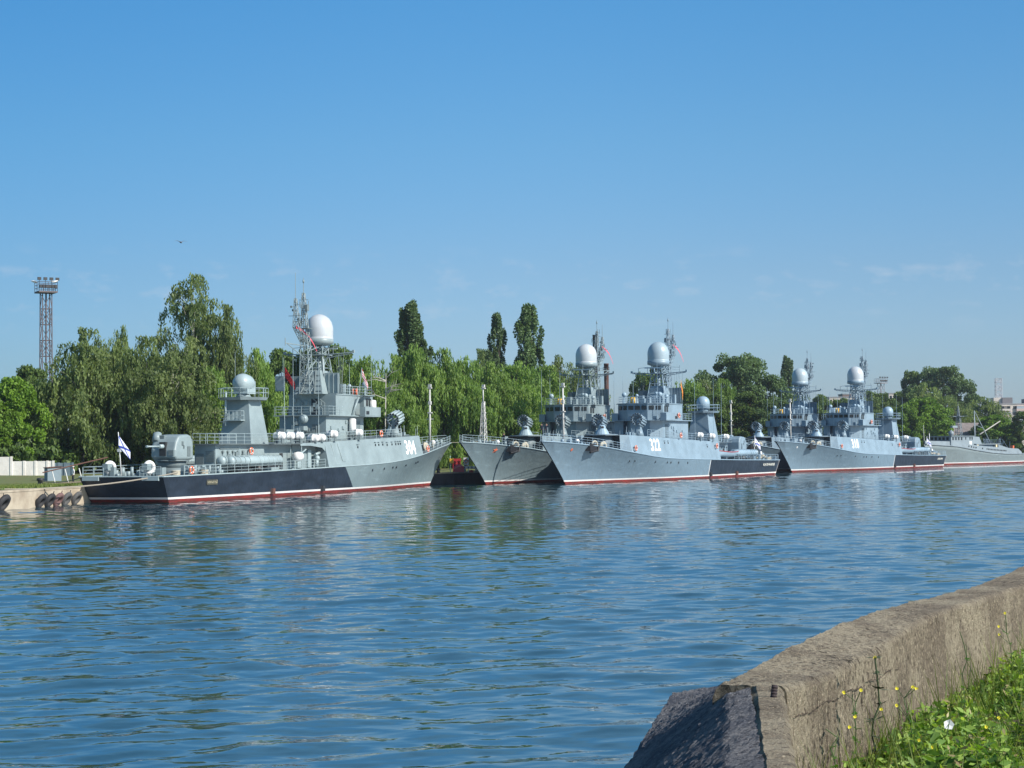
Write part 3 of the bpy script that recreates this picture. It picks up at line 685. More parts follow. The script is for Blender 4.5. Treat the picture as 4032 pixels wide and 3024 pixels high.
    rf = MB(); rf.cyl((50.2,-.9,11.6),(50.2,-.9,12.5),.16,None,10); rf.cyl((50.2,-1.35,11.6),(50.2,-1.35,12.5),.16,None,10); build_each(rf, ('signal_cylinder','signal_cylinder'), YEL if not alcove else ORANGE, bridge)
    # blast screens aft of roof
    scn = MB(); scn.box((41.2,vs*.7,11.65),(41.28,vs*3.15,14.1)); scn.box((41.2,-vs*3.2,11.65),(41.28,-vs*1.2,13.8)); scn.box((39.9,-vs*4.5,12.0),(39.98,-vs*3.25,13.8))
    for k in range(5): scn.box((41.08,vs*(.75+k*.58)-.03,11.7),(41.19,vs*(.75+k*.58)+.03,14.05))
    build_each(scn, ('blast_screen','blast_screen'), g2 if not alcove else g1, bridge)
    # ---- RBU launchers
    for sg in (1,-1):
        rb = empty('rocket_launcher', (58.0, sg*3.1, 0), 0, root)
        p = MB(); p.cyl((0,0,zt(58)-.1),(0,0,7.6),.75,.45,16); p.box((-.35,-.3,7.5),(.35,.3,8.7)); p.box((-.5,-.15,8.4),(.5,.15,9.0)); p.build('launcher_pedestal', g1, rb)
        d = Vector((math.cos(R(14)),0,math.sin(R(14)))); u_ = Vector((-math.sin(R(14)),0,math.cos(R(14))))
        for k in range(12):
            a = R(-62 + k*(304/11)); c = Vector((0,0,8.85)) + u_*(.78*math.sin(a+0))*1.0 + Vector((0,.78*math.cos(a),0))
            a2 = R(-62+k*304/11+0); c = Vector((0,0,8.85)) + u_*(.78*math.cos(R(-152+k*304/11))) + Vector((0,.78*math.sin(R(-152+k*304/11)),0))
            t = MB(); a_, b_ = c-d*.75, c+d*1.05
            t.cyl(a_, b_, .15, .15, 10); t.cyl(a_+d*.1, a_+d*.2, .18, .18, 10); t.cyl(b_-d*.15, b_, .18, .18, 10); t.cur = 1
            t.cyl(b_-d*.01, b_+d*.04, .12, .12, 8); t.cyl(a_-d*.02, a_+d*.01, .12, .12, 8); t.build('launch_tube', [g1 if not alcove else gl, DARK], rb)
    # ---- AK-630 style mount
    ak = empty('close_range_gun', (64.3,0,0), 0, root)
    a = MB(); a.cyl((0,0,4.2),(0,0,6.75),1.5,1.5,20); a.build('gun_base', g2, ak)
    a = MB(); a.cyl((0,0,6.80),(0,0,6.9),2.25,2.25,28); a.build('gun_platform', g1, ak)
    a = MB(); a.lathe((0,0,6.9), [(1.05,0),(1.03,.10),(.64,.80),(.54,.84),(.50,1.15),(.36,1.32),(.02,1.36)], 16, smooth=False); a.build('gun_housing', gl, ak)
    a = MB(); a.cyl((.3,.25,7.9),(1.15,.25,8.0),.10,.09,10); a.sphere((.35,.25,7.9),.2,10); a.build('gun_barrel', DARK, ak)
    # ---- life raft canisters, white
    cans = [(24.1,4.0),(26.3,4.0),(28.6,4.0),(32.2,4.15),(33.9,4.15),(37.2,4.15),(44.0,4.25)] if alcove else [(31.0,4.1),(36.3,4.1),(24.0,3.9)]
    for x, y in cans:
        c = MB(); z = zt(x)+.95
        if alcove and 31 < x < 35: z -= .35
        c.lathe((x,vs*y-.68,z-.1), [(.05,-.03),(.25,0),(.36,.10),(.42,.25),(.42,.62),(.45,.62),(.45,.72),(.42,.72),(.42,1.12),(.36,1.28),(.25,1.38),(.05,1.41)], 18, (0,1,0)); co = c.build('liferaft_canister', WHITE, root)
        k = MB(); k.box((x-.30,vs*(y-.45),zt(x)),(x+.30,vs*(y-.37),z-.35)); k.box((x-.30,vs*(y+.37),zt(x)),(x+.30,vs*(y+.45),z-.35)); build_each(k, ('cradle','cradle'), g2, co)
    if alcove:
        c = MB(); c.cyl((44.3,vs*3.5,6.4),(44.3,vs*3.5,8.6),.42,.42,16); c.sphere((44.3,vs*3.5,8.6),.42,14,(1,1,.4)); c.build('equipment_cylinder', WHITE, root)
        c = MB(); c.cyl((49.2,vs*4.0,9.3),(49.2,vs*4.0,10.9),.42,.40,16); c.sphere((49.2,vs*4.0,10.9),.4,14,(1,1,.4)); c.build('equipment_cylinder', WHITE, root)
        c = MB(); c.lathe((28.5-1,vs*4.2,4.3), [(.05,-.05),(.35,0),(.5,.2),(.55,.7),(.5,1.2),(.3,1.45),(.05,1.5)], 16, (1,0,0)); c.build('liferaft_canister', WHITE, root)
    # ---- mast: lattice tripod under radome
    mt = MB(); lattice(mt, (42.3,0,11.6),(42.5,0,16.3),1.55,.85,3,.085,4,.05)
    lattice(mt, (42.5,0,16.3),(42.6,0,17.75),.85,.8,2,.07,4,.05); mt.cyl((42.5,0,11.6),(42.55,0,17.6),.32,.25,10)
    mt.box((41.4,-1.2,16.25),(43.7,1.2,16.35)); mt.box((41.7,-1.0,11.6),(43.6,.9,14.1))
    mt.cyl((40.9,vs*1.5,11.6),(41.9,vs*.9,15.8),.09,None,6); mt.cyl((40.9,-vs*1.5,11.6),(41.9,-vs*.9,15.8),.09,None,6)
    mast = mt.build('lattice_mast', g1, root)
    cs = MB(); cs.prism([(39.4,-1.9),(44.0,-1.7),(44.0,1.7),(39.4,1.9)], 11.6, 14.4, [(40.6,-1.0),(43.4,-1.0),(43.4,1.0),(40.6,1.0)]); cs.build('mast_house', g1, mast)
    cs = MB()
    for k in range(4):
        z_ = 11.9+k*.62; f_ = (z_-11.6)/2.8; cs.box((39.4+1.2*f_-.06,-1.8+.9*f_,z_),(39.4+1.2*f_+.02,1.8-.9*f_,z_+.07))
    cs.cyl((39.3,-vs*.9,11.6),(40.5,-vs*.5,14.4),.1,None,6); cs.cyl((39.3,vs*.9,11.6),(40.5,vs*.5,14.4),.1,None,6); build_each(cs, ('stiffener','stay'), g2, mast)
    yd = MB()
    for sg in (1,-1):
        yd.cyl((42.4,sg*.8,16.3),(42.4,sg*4.5,16.55),.07,.05,6); yd.cyl((42.4,sg*.8,15.9),(42.4,sg*4.4,16.4),.06,.05,6); yd.cyl((41.9,sg*.8,16.3),(42.3,sg*4.4,16.5),.05,None,5)
        for k in range(6): y = sg*(1.1+k*.58); yd.cyl((42.4,y,16.0+k*.08),(42.4,y+sg*.3,16.36+k*.03),.03,None,4)
        yd.box((42.3,sg*4.4,16.45),(42.55,sg*4.65,16.8)); yd.cyl((42.4,sg*3.4,16.5),(42.4,sg*3.4,17.2),.04,None,5); yd.cyl((42.4,sg*1.9,16.4),(42.4,sg*1.9,17.3),.035,None,5); yd.cyl((42.4,sg*1.9,17.3),(42.4,sg*3.4,17.2),.03,None,4)
        for k in range(4): yd.cyl((42.4,sg*(2.2+k*.35),16.3),(43.2-k*.5,sg*(2.4+k*.3),11.8),.018,None,4)
    yd.build('yardarm', g1, mast)
    rdm = MB(); rdm.lathe((42.6,0,17.75), [(.9,-.28),(1.35,-.12),(1.65,0),(1.67,.55),(1.66,.6),(1.63,.66),(1.65,.75),(1.66,1.7),(1.61,2.05),(1.47,2.5),(1.19,2.92),(.81,3.22),(.39,3.40),(.02,3.45)], 40)
    rdm.build('radome', mat('radome_'+P[0]+str(domecol), domecol or (.62,.66,.68), .38, var=.10, vscale=.9), mast)
    rb_ = MB(); rb_.lathe((42.6,0,17.7), [(1.0,-.25),(1.69,.0),(1.70,.5),(1.66,.52)], 40); rb_.build('radome_base', g1, mast)
    nr = MB(); nr.box((44.2,-1.6,17.05),(44.35,1.6,17.25)); nr.cyl((44.25,0,16.4),(44.25,0,17.1),.12,None,8); nr.cyl((44.25,0,16.4),(43.2,0,16.4),.1,None,6); nr.build('navigation_radar', gl, mast)
    # aft lattice topmasts
    am = MB(); lattice(am, (39.2,0,11.6),(38.8,0,18.0),.65,.42,7,.06,4,.035); lattice(am, (38.8,0,18.0),(38.4,0,23.4),.42,.13,7,.045,4,.028); am.cyl((38.4,0,23.4),(38.4,0,25.2),.05,.03,5)
    am.cyl((38.4,0,24.6),(38.4,0,24.95),.10,None,8)
    lattice(am, (38.6,0,17.6),(36.5,0,19.3),.36,.33,3,.045,4,.028); lattice(am, (36.5,0,19.3),(36.3,0,22.6),.33,.12,5,.04,4,.026); am.cyl((36.3,0,22.6),(36.3,0,24.6 if not alcove else 25.6),.045,.03,5)
    am.cyl((39.2,0,17.2),(33.6,0,17.3),.06,None,5); am.cyl((38.9,0,15.7),(34.2,0,17.2),.05,None,5); am.cyl((33.6,0,17.0),(33.6,0,17.9),.05,None,5)
    am.cyl((39.2,0,14.2),(42.0,0,15.8),.07,None,5); am.cyl((38.9,.3,16.6),(42.3,.5,17.4),.05,None,5); am.cyl((38.9,-.3,16.6),(42.3,-.5,17.4),.05,None,5)
    topm = am.build('topmast', g1, mast)
    an = MB()
    for k in range(34):
        if rd.random() < .6: c = Vector((38.45,0,rd.uniform(17.5,23.2)))
        else: c = Vector((36.4,0,rd.uniform(19.2,22.5)))
        a_ = rd.uniform(0,6.28); rr_ = rd.uniform(.25,.62); p = c+Vector((rr_*math.cos(a_),rr_*math.sin(a_),0))
        an.cyl(c, p, .025, None, 4)
        if rd.random() < .6: an.cyl(p-Vector((0,0,.25)), p+Vector((0,0,rd.uniform(.25,.6))), .035, None, 5)
        else: an.box(p-Vector((.09,.09,.12)), p+Vector((.09,.09,.12)))
    an.box((38.2,-.55,21.3),(38.7,-.2,22.0)); an.box((38.2,.3,19.6),(38.6,.6,20.2)); an.box((37.6,-.9,19.2),(39.2,.9,19.27)); an.cyl((36.3,-.9,20.6),(36.3,.9,20.6),.03,None,4); an.cyl((38.4,-.6,22.6),(38.4,.6,22.6),.03,None,4)
    an.build('aerial', g2, topm)
    # whips
    for (x,y,za,zb,lx) in ((50.8,vs*3.1,9.2,17.6,0),(50.3,-vs*4.1,9.2,17.0,0),(50.4,-vs*1.0,11.7,16.8,-.2),(49.6,-vs*3.0,11.7,15.8,0),(25.6,vs*3.9,5.8,15.2,-.2),(28.4,vs*3.6,5.8,15.6,-.15),(35.6,vs*3.2,6.0,15.5,0),(44.8,vs*2.9,11.7,15.4,0),(26.2,-vs*2.5,5.8,16.0,0)):
        wp = MB(); wp.cyl((x,y,za),(x,y,za+.5),.11,.07,6); wp.cyl((x,y,za+.5),(x+lx,y,zb),.035,.018,5); wp.build('whip_aerial', gl, root)
    # ---- bow: jackstaff, anchor, windlass
    js = MB(); 
    if star: lattice(js, (77.6,0,5.4),(77.6,0,11.3),.42,.15,9,.05,4,.035); js.cyl((77.6,0,11.3),(77.6,0,13.6),.10,.09,8)
    else: js.cyl((77.4,0,5.4),(77.5,0,13.4),.17,.12,8)
    js.box((77.3,-.18,11.1),(77.7,.18,11.55)); js.box((77.3,-.28,13.3),(77.7,.28,13.45)); js.box((77.35,-.2,13.5),(77.65,.2,13.9)); js.cyl((77.5,-.5,9.1),(77.5,.5,9.1),.06,None,5)
    js.cyl((77.4,0,8.0),(78.9,.8,5.6),.04,None,5) ; js.box((77.3,-.3,9.9),(77.7,.3,10.05))
    js.build('jackstaff', mat('staff_paint',(.52,.51,.48),.5,var=.15,vscale=2), root)
    if not alcove or True:
        an_ = MB(); x, z = 74.3, 4.95; y = hull_y(x, z)
        an_.prism([(73.1,vs*(hull_y(73.1,4.9)-.1)),(75.4,vs*(hull_y(75.4,4.9)-.1)),(75.2,vs*(y+.25)),(73.4,vs*(y+.45))], 4.55, 5.5); an_.cyl((73.4,vs*(y+.4),4.6),(75.0,vs*(y+.1),4.35),.16,None,6); an_.cyl((73.0,vs*(y+.55),5.3),(73.3,vs*(y+.5),4.5),.15,None,6)
        if not alcove: an_.build('anchor', mat('anchor_black',(.008,.008,.010),.6), root)
        sp_ = MB(); sp_.sphere((75.6,vs*1.2,5.9),.35,10); sp_.sphere((71,vs*2.0,5.5),.3,8); build_each(sp_, ('white_marker','white_marker'), WHITE, root)
    bw = MB()
    for i in range(26):
        x = rd.uniform(66.8,80); hb = hbd_x(x)*.75; y = rd.uniform(-hb,hb); hh = rd.uniform(.25,.8)
        if rd.random() < .5: bw.box((x,y,zd(x)-.1),(x+rd.uniform(.2,.6),y+rd.uniform(.2,.6),zd(x)+hh))
        else: bw.cyl((x,y,zd(x)-.1),(x,y,zd(x)+hh),rd.uniform(.1,.25),None,8)
    build_each(bw, ('deck_locker','capstan'), g1, root)
    bw = MB(); bw.torus((69.5,vs*2.6,5.25),.5,.2,(0,vs,.2),20,8); bw.torus((69.9,vs*2.6,5.2),.48,.2,(.3,vs,.1),20,8); bw.torus((72.4,vs*2.4,5.5),.4,.15,(.6,vs,0),18,8); build_each(bw, ('rope_coil','rope_coil'), ROPEC, root)
    rg = MB()
    for i in range(14):
        x = rd.uniform(58.5,63.5); y = vs*rd.uniform(1.5,4.0); rg.cyl((x,y,zt(x)),(x,y,zt(x)+rd.uniform(.5,1.4)),.03,None,4)
        if i % 3 == 0: rg.box((x,y,zt(x)),(x+.5,y+.3,zt(x)+.5))
    build_each(rg, ('deck_locker','stanchion'), g1, root)
    # front bulkhead doors
    door(65.0, vs*3.15, 4.5, upper, .7, 1.6) if False else None
    if 'signal' in flags: 
        f0 = MB(); f0.cyl((46.6,vs*3.3,11.6),(46.9,vs*3.6,14.9),.04,None,5); pole = f0.build('flag_halyard', gl, root); flag((46.9,vs*3.6,14.8),'flag',F_CHK,pole,2.0,.95,1.2,(.25,-.95) if vs < 0 else (-.7,.3))
    if 'red' in flags:
        f0 = MB(); f0.cyl((38.6,-vs*2.6,9.1),(39.6,-vs*3.4,16.3),.02,None,4); pole = f0.build('flag_halyard', gl, root); flag((39.4,-vs*3.0,14.9),'flag',F_RED,pole,2.3,1.2,1.0,(.2,-.95) if vs < 0 else (.3,-.9))
    if 'stripe' in flags:
        f0 = MB(); f0.cyl((40.5,vs*2.6,11.7),(41.5,vs*3.6,16.3),.02,None,4); pole = f0.build('flag_halyard', gl, root); flag((41.4,vs*3.2,15.4),'flag',F_STR,pole,2.6,1.0,1.35,(-.8,.3))
    if 'pennant' in flags:
        dx, dy, sgn, z0_ = (2.6,-.4,1,19.3) if vs < 0 else (-2.9,.6,1,21.0)
        pn = MB(); P0 = Vector((36.4,0,z0_)); 
        for i in range(12):
            a_ = i/12; b_ = (i+1)/12; f_ = lambda t: P0+Vector((dx*t*(1.8 if vs<0 else 1), dy*t, -1.0*t-1.6*t**3)); w0, w1 = .16*(1-a_*.6), .16*(1-b_*.6)
            A, B = f_(a_), f_(b_); pn.add([A+Vector((0,0,w0)),B+Vector((0,0,w1)),B-Vector((0,0,w1)),A-Vector((0,0,w0))], [(0,1,2,3)])
        o = pn.build('pennant', F_PEN, topm); sm = o.modifiers.new('s','SOLIDIFY'); sm.thickness = .01
    return root

P304 = ('greengrey', (.250,.312,.322)); P322 = ('bluegrey', (.222,.306,.370)); P1 = ('weathered', (.235,.300,.320)); P318 = ('bluegrey', (.222,.306,.370))
SH = {0: (-37.153,178.079,R(19.503)), 1: (41.581,319.815,R(26.555)), 2: (92.45,412.15,R(31.1))}
def local(s, x, y):        # y positive towards the viewer's side
    X0, Y0, t = SH[s]; sg = 1 if s == 0 else -1
    return X0+sg*x*math.sin(t)+y*math.cos(t), Y0+sg*x*math.cos(t)-y*math.sin(t)
def heading(s):
    t = SH[s][2]; return math.pi/2 - t if s == 0 else -math.pi/2 - t
SHIPS = []
SHIPS.append(corvette('corvette', 'green-grey corvette with white 304 on its side and black stern quarter', *SH[0][:2], heading(0), -1, P304, '304', ('УРЕНГОЙ', (6.8,8.8), True), (39.2,42.6), alcove=True, flags=('ensign','signal','red','pennant'), seed=3, domecol=(.47,.50,.52)))
SHIPS.append(corvette('corvette', 'blue-grey corvette with white 322 on its side', *SH[1][:2], heading(1), 1, P322, '322', ('КАЛМЫКИЯ', (1.2,7.4), False), boat=True, flags=('ensign','stripe','pennant'), seed=5, domecol=(.32,.41,.46)))
x1, y1 = local(1, 1.2, -11.6)
SHIPS.append(corvette('corvette', 'weathered grey corvette with a red star on its bow, inboard of the 322 ship', x1, y1, heading(1), 1, P1, None, None, flags=('pennant',), seed=8, star=True, domecol=(.50,.54,.56)))
SHIPS.append(corvette('corvette', 'blue-grey corvette with white 318 on its side', *SH[2][:2], heading(2), 1, P318, '318', ('АЛЕКСИН', (1.2,5.0), False), boat=True, flags=('ensign',), seed=12, domecol=(.46,.50,.53)))
x2, y2 = local(2, .4, -12.0)
SHIPS.append(corvette('corvette', 'blue-grey corvette without a number, inboard of the 318 ship', x2, y2, heading(2), 1, P318, None, None, seed=14, domecol=(.38,.46,.50)))
# red star on the inboard ship's bow, red disc on 322
def bow_mark(ship, x, z, r, starf, m):
    n = 10 if starf else 16; mb = MB(); y = hull_y(x, z); yx = (hull_y(x+.3, z)-hull_y(x-.3, z))/.6; yz = (hull_y(x, z+.3)-hull_y(x, z-.3))/.6
    tx = Vector((1, yx, 0)).normalized(); tz = Vector((0, yz, 1)).normalized(); nrm = Vector((-yx,1,-yz)).normalized(); c = Vector((x, y, z))
    for k, off in enumerate((.03, .09)):
        pass
    pts = []
    for i in range(n):
        a = math.pi/2+2*math.pi*i/n; rr = r*(.42 if (starf and i % 2) else 1); pts.append(c+nrm*.05+tx*rr*math.cos(a)+tz*rr*math.sin(a))
    b0 = [p-nrm*.1 for p in pts]; mb.add([*pts, *b0, c+nrm*(.14 if starf else .06)], [(i,(i+1)%n,2*n) for i in range(n)]+[(n+i,n+(i+1)%n,(i+1)%n,i) for i in range(n)])
    mb.build('star_badge' if starf else 'bow_badge', m, ship)
bow_mark(SHIPS[2], 77.6, 4.75, .48, True, mat('star_red', (.55,.13,.06), .5))
bow_mark(SHIPS[1], 78.3, 4.75, .22, False, mat('star_red', (.55,.13,.06), .5)); bow_mark(SHIPS[3], 78.3, 4.75, .2, False, WHITE)

# ------------------------------------------------------------------ quay, land
quay = [(-75,20),(-48.5,138),(-44.5,159),(-42.3,177),(-15.9,251),(-8.3,258.9),(26.2,328),(38.2,352),(78.6,420),(103,462),(131,505),(150,530),(220,640),(420,900)]
GZ = 1.65
CONC = mat('quay_concrete', (.42,.36,.27), .85, var=.3, vscale=.35, col2=(.22,.17,.12), bump=.06, bscale=1.2, thr=(.4,.72))
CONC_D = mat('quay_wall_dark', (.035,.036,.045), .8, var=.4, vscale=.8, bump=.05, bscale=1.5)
def offs(pl, d):
    out = []
    for i, p in enumerate(pl):
        a = Vector(pl[max(0,i-1)]); b = Vector(pl[min(len(pl)-1,i+1)]); t = (b-a).normalized(); out.append((p[0]-t.y*d, p[1]+t.x*d))
    return out
GRASS = mat('grass', (.10,.15,.035), .9, var=.4, vscale=.5, col2=(.15,.13,.05), bump=.1, bscale=6)
mb = MB(); prev = None
rings = [(0.9,GZ),(3.0,GZ+.02),(14,GZ+.3),(60,GZ+.9),(300,6),(1200,22),(3500,40)]
prev = [(p[0],p[1],z) for p,z in zip(offs(quay,.9),[GZ]*len(quay))]
allv = []; fs = []
for d, z in rings:
    row = offs(quay, d) if d < 61 else [(p[0]-d*.9, p[1]+d*.45) if i < 9 else (p[0]-d*.45, p[1]+d) for i, p in enumerate(quay)]
    allv.append([(p[0],p[1],z) for p in row])
n = len(quay)
for j in range(len(rings)-1):
    mb.add(allv[j]+allv[j+1], [(i, i+1, n+i+1, n+i) for i in range(n-1)])
tag(mb.build('ground', GRASS), kind='structure')
mb = MB(); q0 = quay; q1 = offs(quay, .92)
for i in range(n-1):
    dark = 4 <= i <= 5
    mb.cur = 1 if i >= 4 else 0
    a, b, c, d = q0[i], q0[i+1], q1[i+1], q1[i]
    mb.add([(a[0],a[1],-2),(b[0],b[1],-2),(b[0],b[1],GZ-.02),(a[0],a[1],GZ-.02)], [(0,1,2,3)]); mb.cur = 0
    mb.add([(a[0]+.05,a[1]-.03,GZ-.12),(b[0]+.05,b[1]-.03,GZ-.12),(b[0]+.05,b[1]-.03,GZ+.05),(a[0]+.05,a[1]-.03,GZ+.05),(c[0],c[1],GZ+.05),(d[0],d[1],GZ+.05)], [(0,1,2,3),(3,2,4,5)])
QO = tag(mb.build('quay', [CONC, CONC_D]), kind='structure')
# quay seams/tyre fenders
def along(i, t, d=0):
    a, b = Vector(quay[i]), Vector(quay[i+1]); p = a.lerp(b, t); nrm = Vector((b.y-a.y, -(b.x-a.x))).normalized(); return p.x+nrm.x*d, p.y+nrm.y*d, math.atan2(b.y-a.y, b.x-a.x)
def tyre_px(px, lab, scale=1, m=BLACKR, lean=.5):
    # find point on quay segments 1..2 at the column px
    for seg in (1,2,4):
        for t in np.linspace(0,1,200):
            x, y, a = along(seg, t, .28)
            if abs(px2x(px,y)-x) < .15: break
        else: continue
        break
    tb = MB(); tb.torus((0,0,.55*scale), .55*scale, .22*scale, (0,1,0), 22, 8); tb.cyl((0,0,1.05*scale),(0,.1,1.5),.05,None,5)
    o = tb.build('tyre_fender', m); o.location = (x,y,0); o.matrix_world = Matrix.Translation((x,y,.55*scale)) @ Matrix.Rotation(R(32),4,'Y') @ Matrix.Rotation(R(80),4,'Z') @ Matrix.Translation((0,0,-.55*scale)); 
    tag(o, lab, 'tyre fender', 'tyre fenders hanging on the quay'); return o
tyre_px(18, 'large worn black tyre fender at the left frame edge of the quay', 1.15)
for px, lb, m_ in ((165,'grey-black tyre fender, first of the close row before the ship stern',BLACKR),(200,'small tyre fender between its two larger neighbours on the pale quay',BLACKR),(232,'faded reddish tyre fender on the pale quay wall',mat('faded_rubber',(.16,.09,.085),.8,var=.3,vscale=3)),(266,'grey tyre fender just left of the black stern',mat('grey_rubber',(.09,.09,.09),.8,var=.3,vscale=3)),(305,'tyre fender squeezed between quay and black stern',mat('grey_rubber',(.09,.09,.09),.8))):
    tyre_px(px, lb, 1.0, m_)
for k, t in enumerate((.22,.5)):
    x, y, a = along(4, t, .3); tb = MB(); tb.torus((0,0,.9),.6,.24,(0,1,0),22,8); tb.cyl((0,0,1.5),(0,.2,1.8),.05,None,5); o = tb.build('tyre_fender', BLACKR); o.location=(x,y,-.1); o.rotation_euler=(0,-.6,a)
    tag(o, ('black tyre fender under the bow of the 304 ship','black tyre fender on the dark quay right of the 304 bow')[k], 'tyre fender', 'tyre fenders hanging on the quay')
# seams in the quay wall
mb = MB()
for i, t in ((1,.25),(1,.62),(2,.05)):
    x, y, a = along(i, t, .02); c, s_ = math.cos(a), math.sin(a); mb.add([(x-c*.1,y-s_*.1,-.5),(x+c*.1,y+s_*.1,-.5),(x+c*.07,y+s_*.07,1.5),(x-c*.07,y-s_*.07,1.5)], [(0,1,2,3)])
o = mb.build('joint', mat('dark_joint',(.03,.02,.015),.9), QO)

# ------------------------------------------------------------------ left bank things
def wpt(px, Y, z=None): return px2x(px, Y), Y
YW = 226
wall = empty('boundary_wall', (0,0,0)); tag(wall, 'whitewashed concrete panel wall behind the grass at far left', 'wall')
WW = mat('whitewash', (.80,.76,.70), .85, var=.18, vscale=.5, bump=.03, bscale=2); BW = mat('blue_panel', (.16,.22,.26), .8, var=.3, vscale=.6)
xs0 = px2x(-60, YW)
edges = [-60,44,94,139,186,209,230,255,285]
for i, (a, b) in enumerate(zip(edges[:-1], edges[1:])):
    xa, xb = px2x(a, YW)+.06, px2x(b, YW)-.06; m_ = WW if b <= 209 else BW
    p = MB(); zt_ = 3.95 if b > 44 else 4.5; dz = 0 if b <= 209 else -.25; p.box((xa,YW,1.7),(xb,YW+.18,zt_+dz)); p.build('panel', m_, wall)
    p = MB(); p.box((xb-.08,YW-.08,1.7),(xb+.2,YW+.02,zt_+dz+.05)); p.build('post', m_, wall)
# grey locker on quay
xl, yl = px2x(207,198), 198
lk = MB(); lk.prism([(-.75,-.7),(.75,-.7),(.75,.7),(-.75,.7)], 1.85, lambda x: 3.45 + (.0 if x > 0 else -.12)); 
o = lk.build('locker', mat('locker_grey',(.20,.26,.30),.6,var=.1)); o.location = (xl,yl,0); o.rotation_euler=(0,0,.5); tag(o, 'grey sheet-metal locker with sloping top on the grassy quay', 'locker')
lt = MB(); lt.prism([(-.85,-.8),(.85,-.8),(.85,.8),(-.85,.8)], lambda x: 3.37+.07*x, lambda x: 3.45+.07*x); t_ = lt.build('lid', RUST, o)
# bollard
def bollard(x, y, lab, m=DARK, s=1):
    b = MB(); b.lathe((0,0,GZ), [(.32*s,0),(.26*s,.1),(.22*s,.35*s),(.34*s,.5*s),(.36*s,.62*s),(.25*s,.7*s),(.02,.72*s)], 16); o = b.build('bollard', m); o.location=(x,y,0); tag(o, lab, 'bollard', 'mooring bollards on the quay'); return o
bollard(px2x(158,186), 186, 'squat black mooring bollard beside the grey locker', s=1.1)
bollard(px2x(1723,256), 256, 'small dark bollard on the quay under the 304 bow', s=.9)
# gangway with posts
gx, gy = px2x(268,188), 188
gg = MB(); gg.box((-2.2,-.5,1.85),(1.8,.5,1.95)); gw_ = gg.build('gangway', mat('weathered_wood',(.28,.22,.17),.85,var=.4,vscale=2)); gw_.location=(gx,gy,0); gw_.rotation_euler=(0,-.06,.25)
tag(gw_, 'wooden gangplank with white posts at the black stern', 'gangway')
for xx in (-1.2,.1,1.5):
    p = MB(); p.cyl((xx,-.45,1.95),(xx-.25,-.45,3.3),.06,None,6); p.build('post', WHITE, gw_)
p = MB(); p.cyl((-2.4,-.5,3.1),(4.2,-.5,4.2),.07,None,6); p.build('handrail', mat('brown_rail',(.16,.08,.06),.8), gw_)
# grass blades on the left bank
def scatter_blades(name, n, area, zf, h, m, wd=.03, lab=None, cat=None):
    P = area(n); V = np.zeros((n*3,3)); a = rng.uniform(0,6.28,n); hh = h*rng.uniform(.5,1.3,n); ln = rng.uniform(-.5,.5,(n,2))*hh[:,None]
    V[0::3,0] = P[:,0]-wd*np.cos(a); V[0::3,1] = P[:,1]-wd*np.sin(a); V[0::3,2] = zf(P)
    V[1::3,0] = P[:,0]+wd*np.cos(a); V[1::3,1] = P[:,1]+wd*np.sin(a); V[1::3,2] = zf(P)
    V[2::3,0] = P[:,0]+ln[:,0]; V[2::3,1] = P[:,1]+ln[:,1]; V[2::3,2] = zf(P)+hh
    o = npmesh(name, V, np.arange(n*3).reshape(-1,3), m, tint=rng.random(n)); o['kind'] = 'stuff'
    if lab: tag(o, lab, cat)
    return o
GB = leafmat('grass_blades', (.09,.16,.03), (.20,.22,.05), .3)
def areaL(n):
    t = rng.random(n); d = rng.uniform(2.0, 34, n); i = 2; a = np.array(quay[1]); b = np.array(quay[3]); tt = (b-a)/np.linalg.norm(b-a)
    p = a+(b-a)*t[:,None]*1.3+np.array([-tt[1],tt[0]])*d[:,None]; return p
scatter_blades('bank_grass', 60000, areaL, lambda P: np.full(len(P),1.68), .22, GB, .05, 'sunlit rough grass between the quay and the white wall', 'grass')

# ------------------------------------------------------------------ mid quay things
ym = 268
def place(o, px, Y, z=0, rz=0): o.location = (px2x(px,Y), Y, z); o.rotation_euler = (0,0,rz); return o
b = MB(); b.box((-.75,-.4,GZ),(.75,.4,GZ+.75)); b.prism([(-.78,-.43),(.78,-.43),(.78,.43),(-.78,.43)], GZ+.75, GZ+1.15, [(-.3,-.1),(.3,-.1),(.3,.1),(-.3,.1)]); place(tag(b.build('fire_sand_box', mat('pinkred_paint',(.50,.055,.075),.5)), 'pinkish red sand box with hipped lid on the quay', 'sand box'), 1804, 262)
fs_ = empty('fire_point', (px2x(1796,264),264,0)); tag(fs_, 'red open fire-tool cabinet standing behind the sand box', 'fire cabinet')
b = MB(); b.box((-.55,-.2,GZ+1.0),(.55,-.12,GZ+1.95)); b.build('back_panel', REDP, fs_)
for s_ in (-1,1): b = MB(); b.box((s_*.5-.06,-.35,GZ),(s_*.5+.06,-.23,GZ+2.0)); b.build('post', REDP, fs_)
b = MB(); b.box((-.62,-.4,GZ+1.6),(.62,-.36,GZ+1.95)); b.box((-.12,-.4,GZ+1.0),(.12,-.36,GZ+1.6)); b.build('front_panel', REDP, fs_)
sg_ = empty('notice_board', (px2x(1833,262),262,0)); tag(sg_, 'white board with an orange lifebuoy on posts', 'board')
b = MB(); b.box((-.38,-.05,GZ+1.05),(.38,0,GZ+2.1)); b.build('panel', WHITE, sg_)
b = MB(); b.cyl((-.3,0,GZ),(-.3,0,GZ+1.1),.05,None,6); b.cyl((.3,0,GZ),(.3,0,GZ+1.1),.05,None,6); b.build('post', WHITE, sg_)
